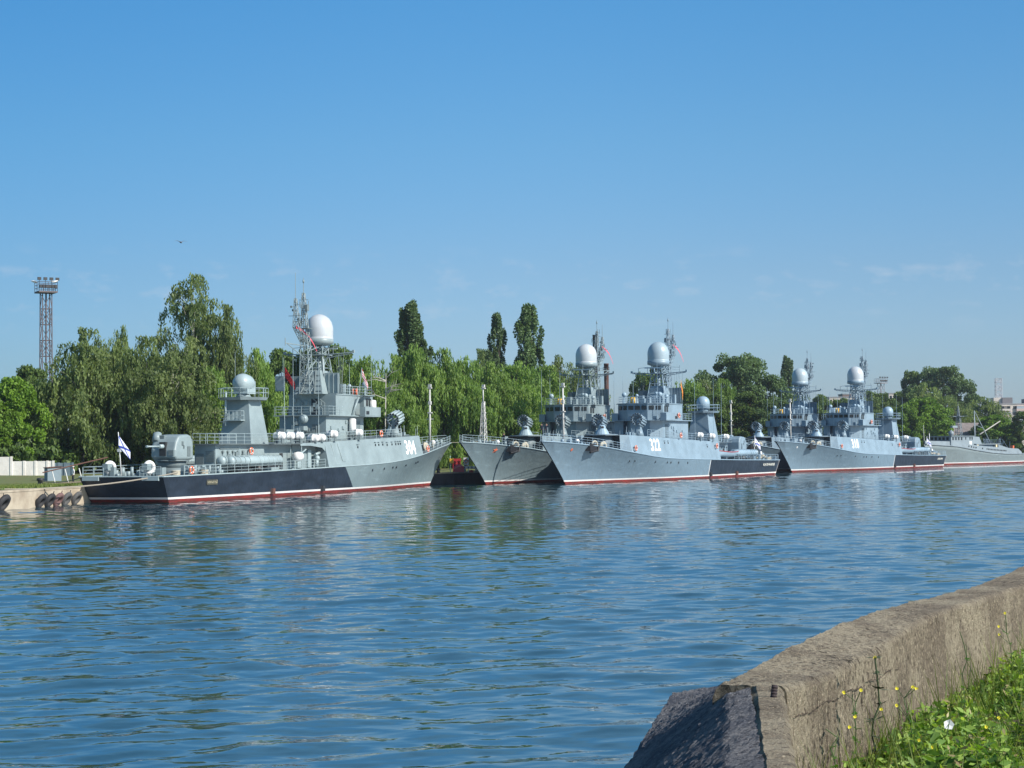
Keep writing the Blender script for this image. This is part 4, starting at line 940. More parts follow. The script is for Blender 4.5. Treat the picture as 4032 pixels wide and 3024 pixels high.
def buoy(x, y, z, ax, lab, r=.33):
    b = MB(); b.torus((0,0,0), r, .10, ax, 20, 8); o = b.build('lifebuoy', ORANGE); o.location=(x,y,z); tag(o, lab, 'lifebuoy', 'orange lifebuoys')
    b = MB()
    for k in range(4):
        q = Vector(ax).to_track_quat('Z','Y'); a = R(45+90*k); c = q @ Vector((r*math.cos(a), r*math.sin(a), 0)); t = q @ Vector((-math.sin(a), math.cos(a), 0)); b.cyl(c-t*.05, c+t*.05, .115, None, 8)
    b.build('band', WHITE, o); return o
buoy(px2x(1833,262), 261.85, GZ+1.6, (0,-1,0), 'orange lifebuoy mounted on the white quay board', .24)
ys_ = MB(); ys_.box((-.28,-.03,GZ+1.35),(.28,0,GZ+2.0)); o = ys_.build('yellow_sign', YEL); place(o, 1776, 258); tag(o, 'yellow sign plate on a pole by the 304 bow', 'sign')
b = MB(); b.cyl((-.2,.04,GZ),(-.2,.04,GZ+2.4),.05,None,6); b.build('post', mat('pale_green_paint',(.35,.5,.45),.6), o)
st_ = empty('striped_barrier', (px2x(1850,262),262,0)); tag(st_, 'black and white striped low barrier beside the lifebuoy board', 'barrier')
for k in range(7): b = MB(); b.box((-.9+k*.26,-.06,GZ+.55),(-.9+k*.26+.13,0,GZ+.8)); b.build('stripe', WHITE if k % 2 else DARK, st_)
b = MB(); b.box((-.95,0,GZ+.5),(.95,.05,GZ+.85)); b.build('rail', WHITE, st_)
for s_ in (-1,1): b = MB(); b.cyl((s_*.8,.03,GZ),(s_*.8,.03,GZ+.6),.16,.14,10); b.build('leg', mat('light_concrete',(.4,.4,.38),.8), st_)
b = MB(); b.box((-.3,-.25,GZ),(.3,.25,GZ+.3)); b.box((-.1,-.1,GZ+.3),(.1,.1,GZ+.36)); place(tag(b.build('red_crate', REDP), 'low red box on the quay under the star bow', 'box'), 1853, 261)
# ropes
def rope(name, a, b, sag, r, lab, n=16, m=None):
    a, b = Vector(a), Vector(b); pts = [a.lerp(b, i/n)-Vector((0,0,sag*4*(i/n)*(1-i/n))) for i in range(n+1)]
    o = MB().tube(pts, r, 6).build(name, m or ROPE); tag(o, lab, 'rope', 'mooring ropes'); return o
p0 = local(0, 1.0, 4.6); p1 = local(0, -1.0, -1.5)
rope('mooring_rope', (p0[0]+.1,p0[1]-.2,2.95), (px2x(-40,166),166,GZ+.1), .5, .07, 'thick pale rope slanting across the black stern to the left quay')
rope('mooring_rope', (*local(0,-1.2,-4.2),2.7), (px2x(158,186),186,GZ+.5), .35, .05, 'dark rope sagging from the stern to the black bollard')
rope('mooring_rope', (*local(0,84.3,0),5.9), (px2x(2060,300),300,7.0), .25, .035, 'thin line running from the 304 bow to the star bow')
rope('mooring_rope', (px2x(1726,256),256,GZ+.4), (x1-78*math.sin(SH[1][2]), y1-78*math.cos(SH[1][2]),4.6), .7, .03, 'thin line rising from the quay bollard to the star bow')
# lifebuoys on ships
def ship_buoy(s, x, y, z, lab, off=(0,0)):
    X0, Y0 = local(s, x, y); t = SH[s][2]; ax = (math.cos(t), -math.sin(t), 0); buoy(X0+off[0], Y0+off[1], z, ax, lab)
ship_buoy(0, 18.6, 3.45, 4.95, 'lifebuoy on the aft house wall above the torpedo tubes of the 304 ship')
ship_buoy(0, 3.6, 4.75, 3.15, 'lifebuoy on the stern rail below the gun of the 304 ship')
ship_buoy(0, 1.0, -3.0, 3.2, 'lifebuoy at the far stern corner left of the naval flag')
ship_buoy(0, 50.3, 4.6, 6.95, 'lifebuoy on the upper rail ahead of the bridge of the 304 ship')
ship_buoy(0, 66.0, 4.35, 5.05, 'lifebuoy on the bow rail behind the white 304')
ship_buoy(1, 63.2, 4.75, 4.9, 'lifebuoy at the front corner left of the white 322')
ship_buoy(1, 46.0, 4.62, 9.75, 'lifebuoy on the bridge wing of the 322 ship')
ship_buoy(1, 45.6, 4.75, 6.75, 'lifebuoy on the upper rail of the 322 ship')
ship_buoy(1, 30.2, 4.82, 5.1, 'lifebuoy on the hull side next to the boat of the 322 ship')
ship_buoy(2, 46.2, 4.62, 9.75, 'lifebuoy on the bridge wing of the 318 ship')
ship_buoy(2, 63.2, 4.75, 4.9, 'lifebuoy at the front corner left of the white 318')
ship_buoy(2, 30.2, 4.82, 5.1, 'lifebuoy on the hull side of the 318 ship near its gun')
X0, Y0 = local(1, 47.4, -7.0); t = SH[1][2]; buoy(X0, Y0, 9.75, (math.cos(t),-math.sin(t),0), 'lifebuoy on the bridge wing of the ship with the red star')

# ------------------------------------------------------------------ people
def person(px, Y, z, rz, lab, top=NAVY, legs=NAVY, hat=None, pose='stand', h=1.78):
    s = h/1.78; J = {'pel':(0,0,.95),'chest':(0,0,1.32),'neck':(0,0,1.50),'head':(0,.01,1.64),'headt':(0,.01,1.74),'hl':(.10,0,.90),'kl':(.12,.03,.50),'al':(.12,-.02,.08),'tl':(.13,.14,.04),
         'hr':(-.10,0,.90),'kr':(-.12,.03,.50),'ar':(-.13,-.02,.08),'tr':(-.14,.14,.04),'sl':(.19,0,1.42),'el':(.24,-.03,1.14),'wl':(.23,.10,.90),'fl':(.23,.13,.82),'sr':(-.19,0,1.42),'er':(-.25,-.03,1.14),'wr':(-.22,.12,.92),'fr':(-.22,.15,.84)}
    if pose == 'hand': J['er'] = (-.3,.12,1.30); J['wr'] = (-.12,.22,1.52); J['fr'] = (-.08,.2,1.58)
    if pose == 'bend':
        for k_ in ('chest',): J[k_] = (0,.30,1.12)
        J['neck'] = (0,.46,1.14); J['head'] = (0,.58,1.12); J['headt'] = (0,.66,1.08)
        J['sl'] = (.19,.38,1.14); J['sr'] = (-.19,.38,1.14); J['el'] = (.22,.46,.85); J['er'] = (-.22,.46,.85); J['wl'] = (.18,.55,.62); J['wr'] = (-.18,.55,.62); J['fl'] = (.16,.58,.54); J['fr'] = (-.16,.58,.54)
    rad = {'pel':.15,'chest':.165,'neck':.065,'head':.10,'headt':.075,'hl':.10,'kl':.068,'al':.05,'tl':.04,'hr':.10,'kr':.068,'ar':.05,'tr':.04,'sl':.07,'el':.05,'wl':.036,'fl':.035,'sr':.07,'er':.05,'wr':.036,'fr':.035}
    E_ = [('pel','chest'),('chest','neck'),('neck','head'),('head','headt'),('pel','hl'),('hl','kl'),('kl','al'),('al','tl'),('pel','hr'),('hr','kr'),('kr','ar'),('ar','tr'),('chest','sl'),('sl','el'),('el','wl'),('wl','fl'),('chest','sr'),('sr','er'),('er','wr'),('wr','fr')]
    ks = list(J); me = bpy.data.meshes.new('person'); me.from_pydata([tuple(c*s for c in J[k_]) for k_ in ks], [(ks.index(a),ks.index(b)) for a, b in E_], [])
    o = bpy.data.objects.new('person_tmp', me); COL.objects.link(o); sk = o.modifiers.new('sk','SKIN')
    for i, k_ in enumerate(ks): me.skin_vertices[0].data[i].radius = (rad[k_]*s, rad[k_]*s*.85)
    me.skin_vertices[0].data[0].use_root = True; su = o.modifiers.new('su','SUBSURF'); su.levels = su.render_levels = 1
    dg = bpy.context.evaluated_depsgraph_get(); dg.update(); m2 = bpy.data.meshes.new_from_object(o.evaluated_get(dg)); bpy.data.objects.remove(o)
    m2.materials.clear()
    for m_ in (top, legs, SKIN): m2.materials.append(m_)
    hd = Vector(J['head'])*s
    for p in m2.polygons:
        c = p.center; p.use_smooth = True
        near_head = (c-hd).length < .17*s or (c-Vector(J['headt'])*s).length < .12*s
        hand = min((c-Vector(J['fl'])*s).length, (c-Vector(J['fr'])*s).length) < .09*s
        p.material_index = 2 if near_head or hand else (1 if c.z < .95*s and pose != 'bend' or c.z < .8*s else 0)
    po = bpy.data.objects.new('person', m2); COL.objects.link(po); po.location = (px2x(px,Y), Y, z); po.rotation_euler = (0,0,rz); tag(po, lab, 'person')
    hb = MB(); ht = Vector(J['headt'])*s
    if hat: hb.lathe(ht-Vector((0,0,.03)), [(.10,-.02),(.11,.02),(.14,.06),(.12,.09),(.02,.10)], 12); hb.build('cap', hat, po)
    else: hb.sphere(ht-Vector((0,.02,.03)), .105, 10, (1,1,.8)); hb.build('hair', DARK, po)
    return po
def on_ship(s, x, y):
    X0, Y0 = local(s, x, y); return X0, Y0
# two officers on the forecastle of the star-bow ship
Yp = local(1, 63, -11)[1]
person(2131, Yp, 6.85, 2.9, 'person in dark navy coat and cap standing left of another on the inboard deck', hat=NAVY)
person(2150, Yp, 6.85, 3.4, 'person in dark navy uniform holding a hand to the face on the inboard deck', hat=None, pose='hand')
person(1982, 262.5, 5.45, 2.6, 'person in dark overalls by the anchor of the star bow', hat=DARK, pose='hand')
person(287, 190, 1.75, 2.2, 'person in white top and cap standing by the gangplank', top=WHITE, legs=DARK, hat=WHITE)
p_ = local(2, 24, 3.7); po = person(3566, p_[1], 2.85, 1.2, 'bare-chested person bending forward on the aft deck of the 318 ship', top=SKIN, legs=NAVY, pose='bend'); po.location.x = px2x(3566, p_[1])

# ------------------------------------------------------------------ minesweeper at far right
def minesweeper():
    A_, B_ = Vector((106.74,453.07)), Vector((134.99,492.2)); d = (B_-A_).normalized(); head = math.atan2(d.y, d.x)
    root = empty('minesweeper', (A_.x, A_.y, 0), head); tag(root, 'low pale grey minesweeper with tripod mast and raised boom at far right', 'warship')
    g = mat('minesweeper_grey', (.22,.265,.29), .5, var=.2, vscale=.5); g2 = mat('minesweeper_dark', (.10,.15,.20), .6, var=.2, vscale=1)
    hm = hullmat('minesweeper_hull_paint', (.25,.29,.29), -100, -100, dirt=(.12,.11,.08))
    # local x: 0 = near waterline end, growing aft; viewer side y = -
    zs = interp([(-13,5.1),(0,4.5),(10,3.5),(20,2.85),(30,2.45),(40,2.4),(50,2.5)]); hb = interp([(-13,.1),(-8,1.6),(0,3.3),(10,4.2),(40,4.2),(50,3.4)]); hw = interp([(-7,.05),(0,1.8),(8,3.4),(38,3.9),(47,3.3)])
    mb = MB(); mb.smooth = True; N = 40
    for sg in (-1,1):
        vv = []
        for i in range(N+1):
            u = i/N; xt_ = -13+63*u; xw = -7+54.5*u
            for t in (-.3,0,.15,.35,.6,.8,1): 
                tt = max(t,0); vv.append((xw+(xt_-xw)*tt, sg*(hw(xw)+(hb(xt_)-hw(xw))*tt**1.3), zs(xt_)*t+(0)))
        ff = [(i*7+j,(i+1)*7+j,(i+1)*7+j+1,i*7+j+1) for i in range(N) for j in range(6)]
        mb.add(vv, ff if sg < 0 else [q[::-1] for q in ff])
    half = (N+1)*7; mb.smooth = False
    for j in range(6): mb.f.append((N*7+j, half+N*7+j, half+N*7+j+1, N*7+j+1)); mb.m.append(0); mb.sm.append(False)
    for i in range(N): mb.f.append((i*7+6,(i+1)*7+6,half+(i+1)*7+6,half+i*7+6)); mb.m.append(0); mb.sm.append(False)
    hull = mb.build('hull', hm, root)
    # pale bulwark strake
    st = MB(); xs_ = [-12.5+ (42+12.5)*i/20 for i in range(21)]; top = interp([(-13,6.0),(0,5.7),(8,4.9),(14,4.6),(28,4.1),(40,3.75),(43,2.5)])
    vv = []
    for x in xs_: vv += [(x,-hb(x)-.02,zs(x)),(x,-hb(x)*.97,top(x)),(x,hb(x)*.97,top(x)),(x,hb(x)+.02,zs(x))]
    st.add(vv, [(i*4+j,(i+1)*4+j,(i+1)*4+j+1,i*4+j+1) for i in range(20) for j in range(3)]); st.build('bulwark', g, root)
    for x in [6,7.4,8.6,9.8,14,17,18,19,20,21,22,23,24,25,26,27,28,29,30]:
        p = MB(); p.lathe((x,-hb(x)-.0,(zs(x)+top(x))/2+.05), [(.2,0),(.2,.08)], 10, (0,-1,0), False); p.build('porthole', DARK, hull)
    rb = MB(); rb.tube([(x,-hb(x)-.08,zs(x)+.05) for x in xs_]+[(50,-3.4,2.5)], .12, 6); rb.build('rubbing_strake', g, hull)
    s = MB(); s.box((-3,-2.9,4.8),(11.2,2.9,7.0)); s.box((-3.4,-3.2,7.0),(11.5,3.2,7.15)); wh = s.build('wheelhouse', g, root)
    for x in (-2.2,-.4,1.4,3.2): p = MB(); p.box((x,-2.95,6.1),(x+.9,-2.9,6.8)); p.build('window', GLASS, wh)
    for x in (6,8.8,10.2): p = MB(); p.box((x,-2.95,6.2),(x+.6,-2.9,6.8)); p.build('window', GLASS, wh)
    p = MB()
    for y in (-2,-1,0,1,2): p.box((-3.06,y-.3,6.1),(-3.0,y+.3,6.8))
    p.build('window', GLASS, wh)
    p = MB(); p.box((8.6,-2.97,4.9),(10.2,-2.9,5.8)); p.build('name_panel', WHITE, wh)
    s = MB(); s.prism([(11.2,-2.6),(18.2,-2.6),(18.2,2.6),(11.2,2.6)], 4.5, lambda x: 7.0 if x < 15 else 6.9, [(11.2,-2.4),(16.6,-2.4),(16.6,2.4),(11.2,2.4)]); s.build('cabin', g, root)
    s = MB(); s.box((12.4,-3.2,4.95),(29,3.2,5.15)); s.build('shelter_roof', g, root)
    s = MB(); s.box((13.5,-2.5,3),(28.5,2.5,4.95)); s.build('shelter_wall', g2, root)
    for x in (12.8,25.5): s = MB(); s.box((x,-3.3,3.3),(x+.9,-3.0,4.9)); s.build('shelter_post', mat('pale_yellow',(.6,.5,.3),.7) , root)
    s = MB(); s.prism([(29,-2.6),(37,-2.9),(37,2.9),(29,2.6)], 2.6, lambda x: 4.9-(x-29)*.14); s.prism([(37,-2.4),(44,-2.4),(44,2.4),(37,2.4)], 2.4, 3.8, [(37.5,-2),(43,-2),(43,2),(37.5,2)]); s.build('aft_cover', g, root)
    s = MB(); lattice(s, (9.2,0,7.1),(9.0,0,12.0),.7,.4,5,.06,4,.04); lattice(s,(9,0,12),(8.9,0,14.6),.3,.1,4,.05,4,.03); s.cyl((9,-2.6,12.1),(9,2.6,12.1),.06,None,5); s.cyl((5.5,0,12.0),(11,0,12.1),.06,None,5); s.box((7.5,-1,12.0),(10.5,1,12.1)); s.cyl((8.9,0,14.6),(8.9,0,15.6),.04,None,5); s.build('radar_mast', g, root)
    s = MB(); s.box((4.5,-.3,9.2),(7.6,.3,9.7)); s.cyl((4.2,0,7.1),(4.2,0,8.6),.5,.2,12); s.sphere((4.2,0,7.8),.7,10); s.build('radar_scanner', g, root)
    s = MB(); T = (19.5,0,13.6); s.cyl((20.2,0,5.1),T,.14,.10,8); s.cyl((14,-2.2,7),T,.12,.09,7); s.cyl((24.4,-2.4,5.1),T,.12,.09,7); s.cyl((17,-1.2,10.0),(22,-1.2,9.2),.06,None,5); s.build('tripod_mast', g, root)
    s = MB(); s.cyl((20.8,-.8,7.5),(30.5,-2.6,11.0),.18,.13,10); s.build('crane_boom', mat('boom_cream',(.36,.34,.30),.6), root)
    s = MB(); rail(s, [(18.5,-3.1,5.15),(29,-3.1,5.15)], 1.0, 1.3)
    rr = random.Random(4)
    for k in range(26): x = rr.uniform(19,40); s.cyl((x,rr.uniform(-2.5,1),3.6),(x,rr.uniform(-2.5,1),rr.uniform(5.4,6.8)),.07,None,5)
    for k in range(7): x = rr.uniform(19,36); s.torus((x,-2.4,5.9),.45,.05,(0,1,0),14,5)
    build_each(s, ('sweep_gear','sweep_gear'), g2, root)
    s = MB(); s.cyl((-12.4,0,5.2),(-12.9,0,9.8),.06,.04,6); stf = s.build('jackstaff', WHITE, root); flag((-10.6,-.5,8.2),'flag',mat('white_flag_cloth',(.75,.76,.8),.8),stf,1.0,1.9,1.2,(.5,0))
    s = MB(); s.box((45.4,-.3,3.2),(46.4,.5,4.6)); s.build('orange_float', ORANGE, root)
minesweeper()

# ------------------------------------------------------------------ trees
B1 = leafmat('birch_leaves', (.095,.145,.045), (.265,.335,.120), .45)
B2 = leafmat('willow_leaves', (.095,.180,.035), (.265,.385,.090), .44)
B3 = leafmat('poplar_leaves', (.055,.105,.038), (.155,.235,.090), .32)
B4 = leafmat('broad_leaves', (.055,.105,.022), (.165,.240,.060), .34)
B5 = leafmat('bright_leaves', (.085,.175,.015), (.200,.330,.035), .35)
BARK = mat('bark', (.16,.13,.10), .9, var=.5, vscale=3, bump=.04, bscale=6); BIRCHBARK = mat('birch_bark', (.42,.40,.36), .8, col2=(.10,.09,.08), vscale=4, thr=(.45,.6))
def leaves_from(C, size, flat=.0, hang=False):
    """one quad per row of C (n,3)"""
    n = len(C); u = rng.normal(size=(n,3)); u /= np.linalg.norm(u,axis=1)[:,None]
    if hang: u[:,2] *= .35; u /= np.linalg.norm(u,axis=1)[:,None]
    v = np.cross(u, rng.normal(size=(n,3)))
    if hang: v = np.cross(u, np.cross(u, np.tile([0,0,1.],(n,1))+rng.normal(scale=.35,size=(n,3))))
    v /= np.linalg.norm(v,axis=1)[:,None]; s = size*rng.uniform(.6,1.35,n)
    w = np.cross(u, v); a = w*s[:,None]*(.33 if hang else .5); b = v*s[:,None]*(.8 if hang else .55)
    V = np.stack([C-a*.2-b, C+a*.9-b*.1, C+a*.2+b, C-a*.9+b*.1], 1).reshape(-1,3)
    return V, np.arange(n*4).reshape(-1,4)
def make_tree(kind, leafm, barkm, H, W, seed, lmul=1.0):
    global rng
    rng = np.random.default_rng(seed); rd = random.Random(seed)
    root = empty(kind_name[kind]); pts = []; tin = []
    low = .04
    def env(h):       # crown half width at relative height
        if kind == 'poplar': return .5*min(1, (h/.16))**.6*max(0,1-h**5)**.6*(1-.35*h)+.02
        if kind == 'birch': return .56*min(1,(h/.3)+.5)*max(0,1-h**3.0)**.6+.03
        if kind == 'tallbirch': return .62*min(1,(h/.3)+.5)*(1-.70*h)*max(0,1-h**6)**.5+.03
        return .56*(min(1,h/.25+.4))*max(0,1-max(0,(h-.1)/.9)**3.2)**.55+.02
    clumps = []
    nc = {'poplar':180,'birch':150,'tallbirch':190,'broad':150}[kind]
    ph = [rd.uniform(0,6.28) for _ in range(6)]
    while len(clumps) < nc:
        h = rd.uniform(low,.985); a = rd.uniform(0,6.28); rr = math.sqrt(rd.uniform(.12,1))
        lob = 1+.22*math.sin(3*a+ph[0]+h*5)+.14*math.sin(5*a+ph[1]-h*9)+.10*math.sin(h*21+ph[2])
        e = env(h)*lob*W*rr; clumps.append((e*math.cos(a), e*math.sin(a), h*H, rr))
    if kind in ('birch','tallbirch'):
        clumps = []; nb = 80 if kind == 'birch' else 120
        tops = [(0,0,1.0)] if kind == 'birch' else [(0,0,1.0),(.11*W,.03*W,.985),(-.05*W,-.06*W,.90)]
        tops += [(rd.uniform(-.30,.30)*W, rd.uniform(-.30,.30)*W, rd.uniform(.74,.93)) for _ in range(4)] if kind == 'birch' else [(rd.uniform(-.3,.3)*W, rd.uniform(-.3,.3)*W, rd.uniform(.5,.8)) for _ in range(5)]
        for b in range(nb):
            tx, ty, th = tops[b % len(tops)] if b % 3 else tops[0]
            h0 = th*rd.uniform(.10,.97)**.8; az = rd.uniform(0,6.28); q_ = (1-h0/th)
            reach = W*(.12+.44*min(1,q_*2.8)**.7)*rd.uniform(.6,1.15)*(1 if h0 > .18 else .8)
            ox, oy = tx*h0, ty*h0; lift = rd.uniform(.3,1.6); n_ = max(3, int(reach/.75)); tc = rd.random()
            for i_ in range(n_):
                t_ = (i_+1)/n_; r_ = reach*t_; z_ = h0*H+lift*math.sin(t_*2.4)-1.1*t_*t_
                clumps.append((ox+r_*math.cos(az+.25*t_), oy+r_*math.sin(az+.25*t_), max(1.2,z_), tc, t_))
        for (cx, cy, cz, tc, t_) in clumps:
            cr = rd.uniform(.45,.85)
            for s_ in range(int(rd.choice((5,7,9))*lmul)):
                a = rd.uniform(0,6.28); q = cr*math.sqrt(rd.random()); x, y = cx+q*math.cos(a), cy+q*math.sin(a); L_ = rd.uniform(.5,1.2)+rd.random()**2*2.6*(.4+.6*t_); L_ = min(L_, cz); k = max(2,int(L_/.19))
                t = np.arange(k)/max(1,k); sp_ = .13*(1-.4*t)
                pts.append(np.stack([x+rng.normal(size=k)*sp_, y+rng.normal(size=k)*sp_, np.maximum(.2,cz+rd.uniform(-.2,.35)-t*L_)],1)); tin.append(np.clip(tc*.6+.4*rng.random(k)-.05,0,1))
        clumps = [c[:4] for c in clumps[::4]]
    else:
      for (cx, cy, cz, rr) in clumps:
        tc = rd.uniform(0,1)
        if False:
            cr = rd.uniform(.8,1.6)*(W/10)**.5
            for s_ in range(int(19*lmul)):
                a = rd.uniform(0,6.28); q = cr*math.sqrt(rd.random()); x, y = cx+q*math.cos(a), cy+q*math.sin(a); L_ = rd.uniform(.8,3.0)*(1 if cz > 4 else .5); k = int(L_/.22)
                z0 = cz+.5*(1-q*q/cr/cr)+rd.uniform(-.2,.3); t = np.arange(k)/max(1,k)
                pts.append(np.stack([x+rng.normal(scale=.10,size=k)+.25*math.cos(a)*t, y+rng.normal(scale=.10,size=k)+.25*math.sin(a)*t, np.maximum(.2,z0-t*L_)],1)); tin.append(np.clip(tc*.55+.45*rng.random(k)-.1,0,1))
        else:
            cr = (rd.uniform(.55,1.0) if kind == 'poplar' else rd.uniform(.9,1.7)*(W/12)**.5); k = int((150 if kind == 'poplar' else 210)*lmul)
            d = rng.normal(size=(k,3)); d /= np.linalg.norm(d,axis=1)[:,None]; d *= (rng.random(k)**.4)[:,None]*cr
            if kind == 'poplar': d[:,2] *= 1.9; d[:,:2] *= .75
            else: d[:,2] *= .75
            pts.append(d+np.array([cx,cy,cz])); tin.append(np.clip(tc*.5+.5*rng.random(k)-.05,0,1))
    C = np.concatenate(pts); tn = np.concatenate(tin); C[:,2] = np.maximum(C[:,2], .3)
    hang = kind in ('birch','tallbirch')
    V, F = leaves_from(C, {'poplar':.36,'birch':.33,'tallbirch':.33,'broad':.42}[kind], hang=hang)
    npmesh('crown', V, F, leafm, root, tint=tn)
    tk = MB(); seg = 8; px_, py_ = 0, 0; pr = None; rt = .018*H
    sp = []
    for i in range(seg+1):
        h = i/seg*.93; sp.append(Vector((px_,py_,h*H))); px_ += rd.uniform(-.2,.2); py_ += rd.uniform(-.2,.2)
    for i in range(seg): tk.cyl(sp[i], sp[i+1], rt*(1-i/seg)+.03, rt*(1-(i+1)/seg)+.03, 8, False)
    for (cx, cy, cz, rr) in clumps[::3]:
        f = max(.12, min(.9, cz/H-.12)); i = int(f*seg); b = sp[min(i,seg)]; e = Vector((cx,cy,cz)); mid = b.lerp(e,.55)+Vector((0,0,.08*H*.3)); r0 = rt*.30*(1-f)+.03
        tk.cyl(b, mid, r0, r0*.6, 5, False); tk.cyl(mid, e, r0*.6, .02, 4, False)
    tk.build('trunk', barkm, root)
    return root
kind_name = {'poplar':'poplar_tree','birch':'birch_tree','tallbirch':'birch_tree','broad':'leafy_tree'}
PROTO = {}
def proto(key, *a):
    if key not in PROTO: PROTO[key] = [make_tree(*a), 0]
    return PROTO[key]
DEFS = {'birchA':('birch',B1,BIRCHBARK,20,10,21),'birchB':('birch',B1,BIRCHBARK,20,10,22),'willA':('birch',B2,BARK,18,11,23),'willB':('birch',B2,BARK,18,11,24),
        'tall':('tallbirch',B1,BIRCHBARK,28,13,25),'popA':('poplar',B3,BARK,28,7.0,26),'popB':('poplar',B3,BARK,28,7.0,27),'broadA':('broad',B4,BARK,18,13,28),'broadB':('broad',B4,BARK,18,13,29),
        'dark':('broad',B3,BARK,20,18,30,1.6),'bright':('broad',B5,BARK,14,12,31,1.2)}
DIM = {k:(v[3],v[4]) for k,v in DEFS.items()}
NT = [0]
def tree(key, px, top, Y, wpx, label, group=None, base=1.6):
    p = proto(key, *DEFS[key]); r = p[0] if p[1] == 0 else copy_tree(p[0]); p[1] += 1; NT[0] += 1
    Hm = py2z(px, top, Y)-base; Wm = wpx*(1.15 if DEFS[key][0] == 'broad' else 1.36)/FPX*Y
    r.location = (px2x(px,Y), Y, base); r.rotation_euler = (0,0,(NT[0]*2.39996) % 6.283); sx = Wm/DIM[key][1]; r.scale = (sx,sx,Hm/DIM[key][0]); r['label'] = label; r['category'] = 'tree'
    if group: r['group'] = group
    return r
TG = 'trees behind the quay'
TREES = [
 ('bright',40,1500,236,210,'light green leafy tree at the left frame edge behind the white wall'),
 ('bright',-60,1560,232,200,'bushy light green tree cut by the left frame edge'),
 ('broadA',120,1452,262,190,'rounded mid green tree below the tall light tower'),
 ('broadB',185,1520,248,150,'dark green tree between the left tree and the big drooping birch'),
 ('birchA',315,1312,240,250,'broad drooping birch, the first big birch from the left'),
 ('birchB',400,1345,246,170,'drooping birch just right of the broad left birch'),
 ('birchB',483,1292,250,130,'birch with a narrow top left of the tallest birch'),
 ('birchA',570,1342,243,200,'drooping birch left under the tallest birch'),
 ('tall',770,1072,262,280,'tallest birch with a thin double crown behind the gun'),
 ('birchA',880,1225,258,160,'birch shoulder right of the tallest birch'),
 ('birchB',690,1360,240,230,'drooping birch low in front of the tallest birch'),
 ('willA',850,1440,246,190,'birch behind the director tower with drooping yellow-green twigs'),
 ('willB',1010,1372,262,160,'yellow-green tree right of the director tower'),
 ('broadA',1110,1390,285,190,'dark green tree left of the 304 lattice mast'),
 ('broadB',1230,1385,285,190,'dark green tree behind the 304 lattice mast'),
 ('broadA',1330,1372,290,170,'mid green tree right below the 304 radome'),
 ('willA',1460,1400,280,220,'drooping willow with bare pale twigs right of the 304 bridge'),
 ('willB',1560,1395,284,170,'olive willow behind the rocket launcher of the 304 ship'),
 ('popB',1615,1196,360,125,'tall dark poplar with a split top, leftmost of the poplars'),
 ('willA',1650,1352,286,180,'willow in front of the leftmost poplar'),
 ('willB',1745,1372,288,190,'bright willow above the 304 jackstaff'),
 ('willA',1840,1400,290,180,'willow between the two jackstaffs'),
 ('birchA',1880,1392,310,120,'olive tree top left of the small poplar'),
 ('popA',1960,1243,360,75,'slim dark poplar with a narrow spire'),
 ('popB',1922,1385,355,80,'short dark poplar beside the slim spire poplar'),
 ('willB',1935,1425,294,200,'willow right of the star bow jackstaff'),
 ('willA',2040,1420,300,200,'bright willow below the widest poplar'),
 ('popA',2080,1209,360,115,'widest and tallest dark poplar in the middle'),
 ('willB',2150,1440,318,200,'yellow-green willow left of the star ship bridge'),
 ('birchB',2215,1405,345,150,'olive tree behind the star ship bridge'),
 ('birchA',2290,1420,350,140,'olive tree behind the star ship mast'),
 ('broadB',2540,1478,430,140,'dark tree between the two middle radomes'),
 ('broadA',2590,1440,445,90,'tree top behind the 322 mast'),
 ('willA',2700,1492,420,180,'willow right of the 322 mast'),
 ('birchB',2790,1500,425,150,'olive willow behind the 322 director tower'),
 ('willB',2850,1490,420,120,'rusty green tree left of the great round tree'),
 ('dark',2915,1402,470,280,'great round dark tree right of the 322 director tower'),
 ('broadB',2810,1560,405,200,'dark leafy tree behind the 322 gun, left one'),
 ('broadA',2940,1550,410,200,'dark leafy tree under the great round tree'),
 ('dark',3040,1580,405,170,'deep green tree behind the naval flag of the 322 ship'),
 ('popB',3103,1409,560,70,'dark poplar left of the farther radomes'),
 ('broadB',3130,1560,500,170,'low dark tree right of the poplar by the farther radomes'),
 ('broadA',3230,1562,560,130,'low dark tree between the two farther radomes'),
 ('broadB',3310,1575,560,120,'small tree left under the 318 radome'),
 ('broadA',3420,1545,640,110,'small round tree right of the 318 mast'),
 ('broadB',3475,1555,640,90,'round dark tree around the far light tower'),
 ('broadA',3540,1550,640,110,'dark tree right of the far light tower'),
 ('birchA',3500,1590,560,120,'grey-green tree behind the 318 director tower'),
 ('dark',3715,1447,640,250,'great round dark tree at the right'),
 ('broadB',3590,1470,650,110,'left shoulder of the great right tree, a smaller crown'),
 ('birchB',3650,1510,600,150,'drooping tree in front of the great round right tree'),
 ('bright',3640,1575,520,190,'bright yellow-green tree left of the minesweeper'),
 ('bright',3560,1600,515,120,'small olive-green tree behind the last director tower'),
 ('birchA',3760,1590,570,150,'drooping tree behind the minesweeper radar mast'),
 ('birchB',3860,1565,580,160,'grey-green willow left of the white apartments'),
 ('birchA',3930,1605,575,110,'small willow under the white apartments'),
 ('bright',3920,1640,525,150,'bright leafy tree behind the minesweeper stern'),
 ('broadB',4032,1625,515,110,'dark tree cut by the right frame edge'),
 ('dark',3010,1700,395,120,'low dark bushy tree behind the 318 inboard bow'),
]
for T_ in TREES: tree(*T_, group=TG)
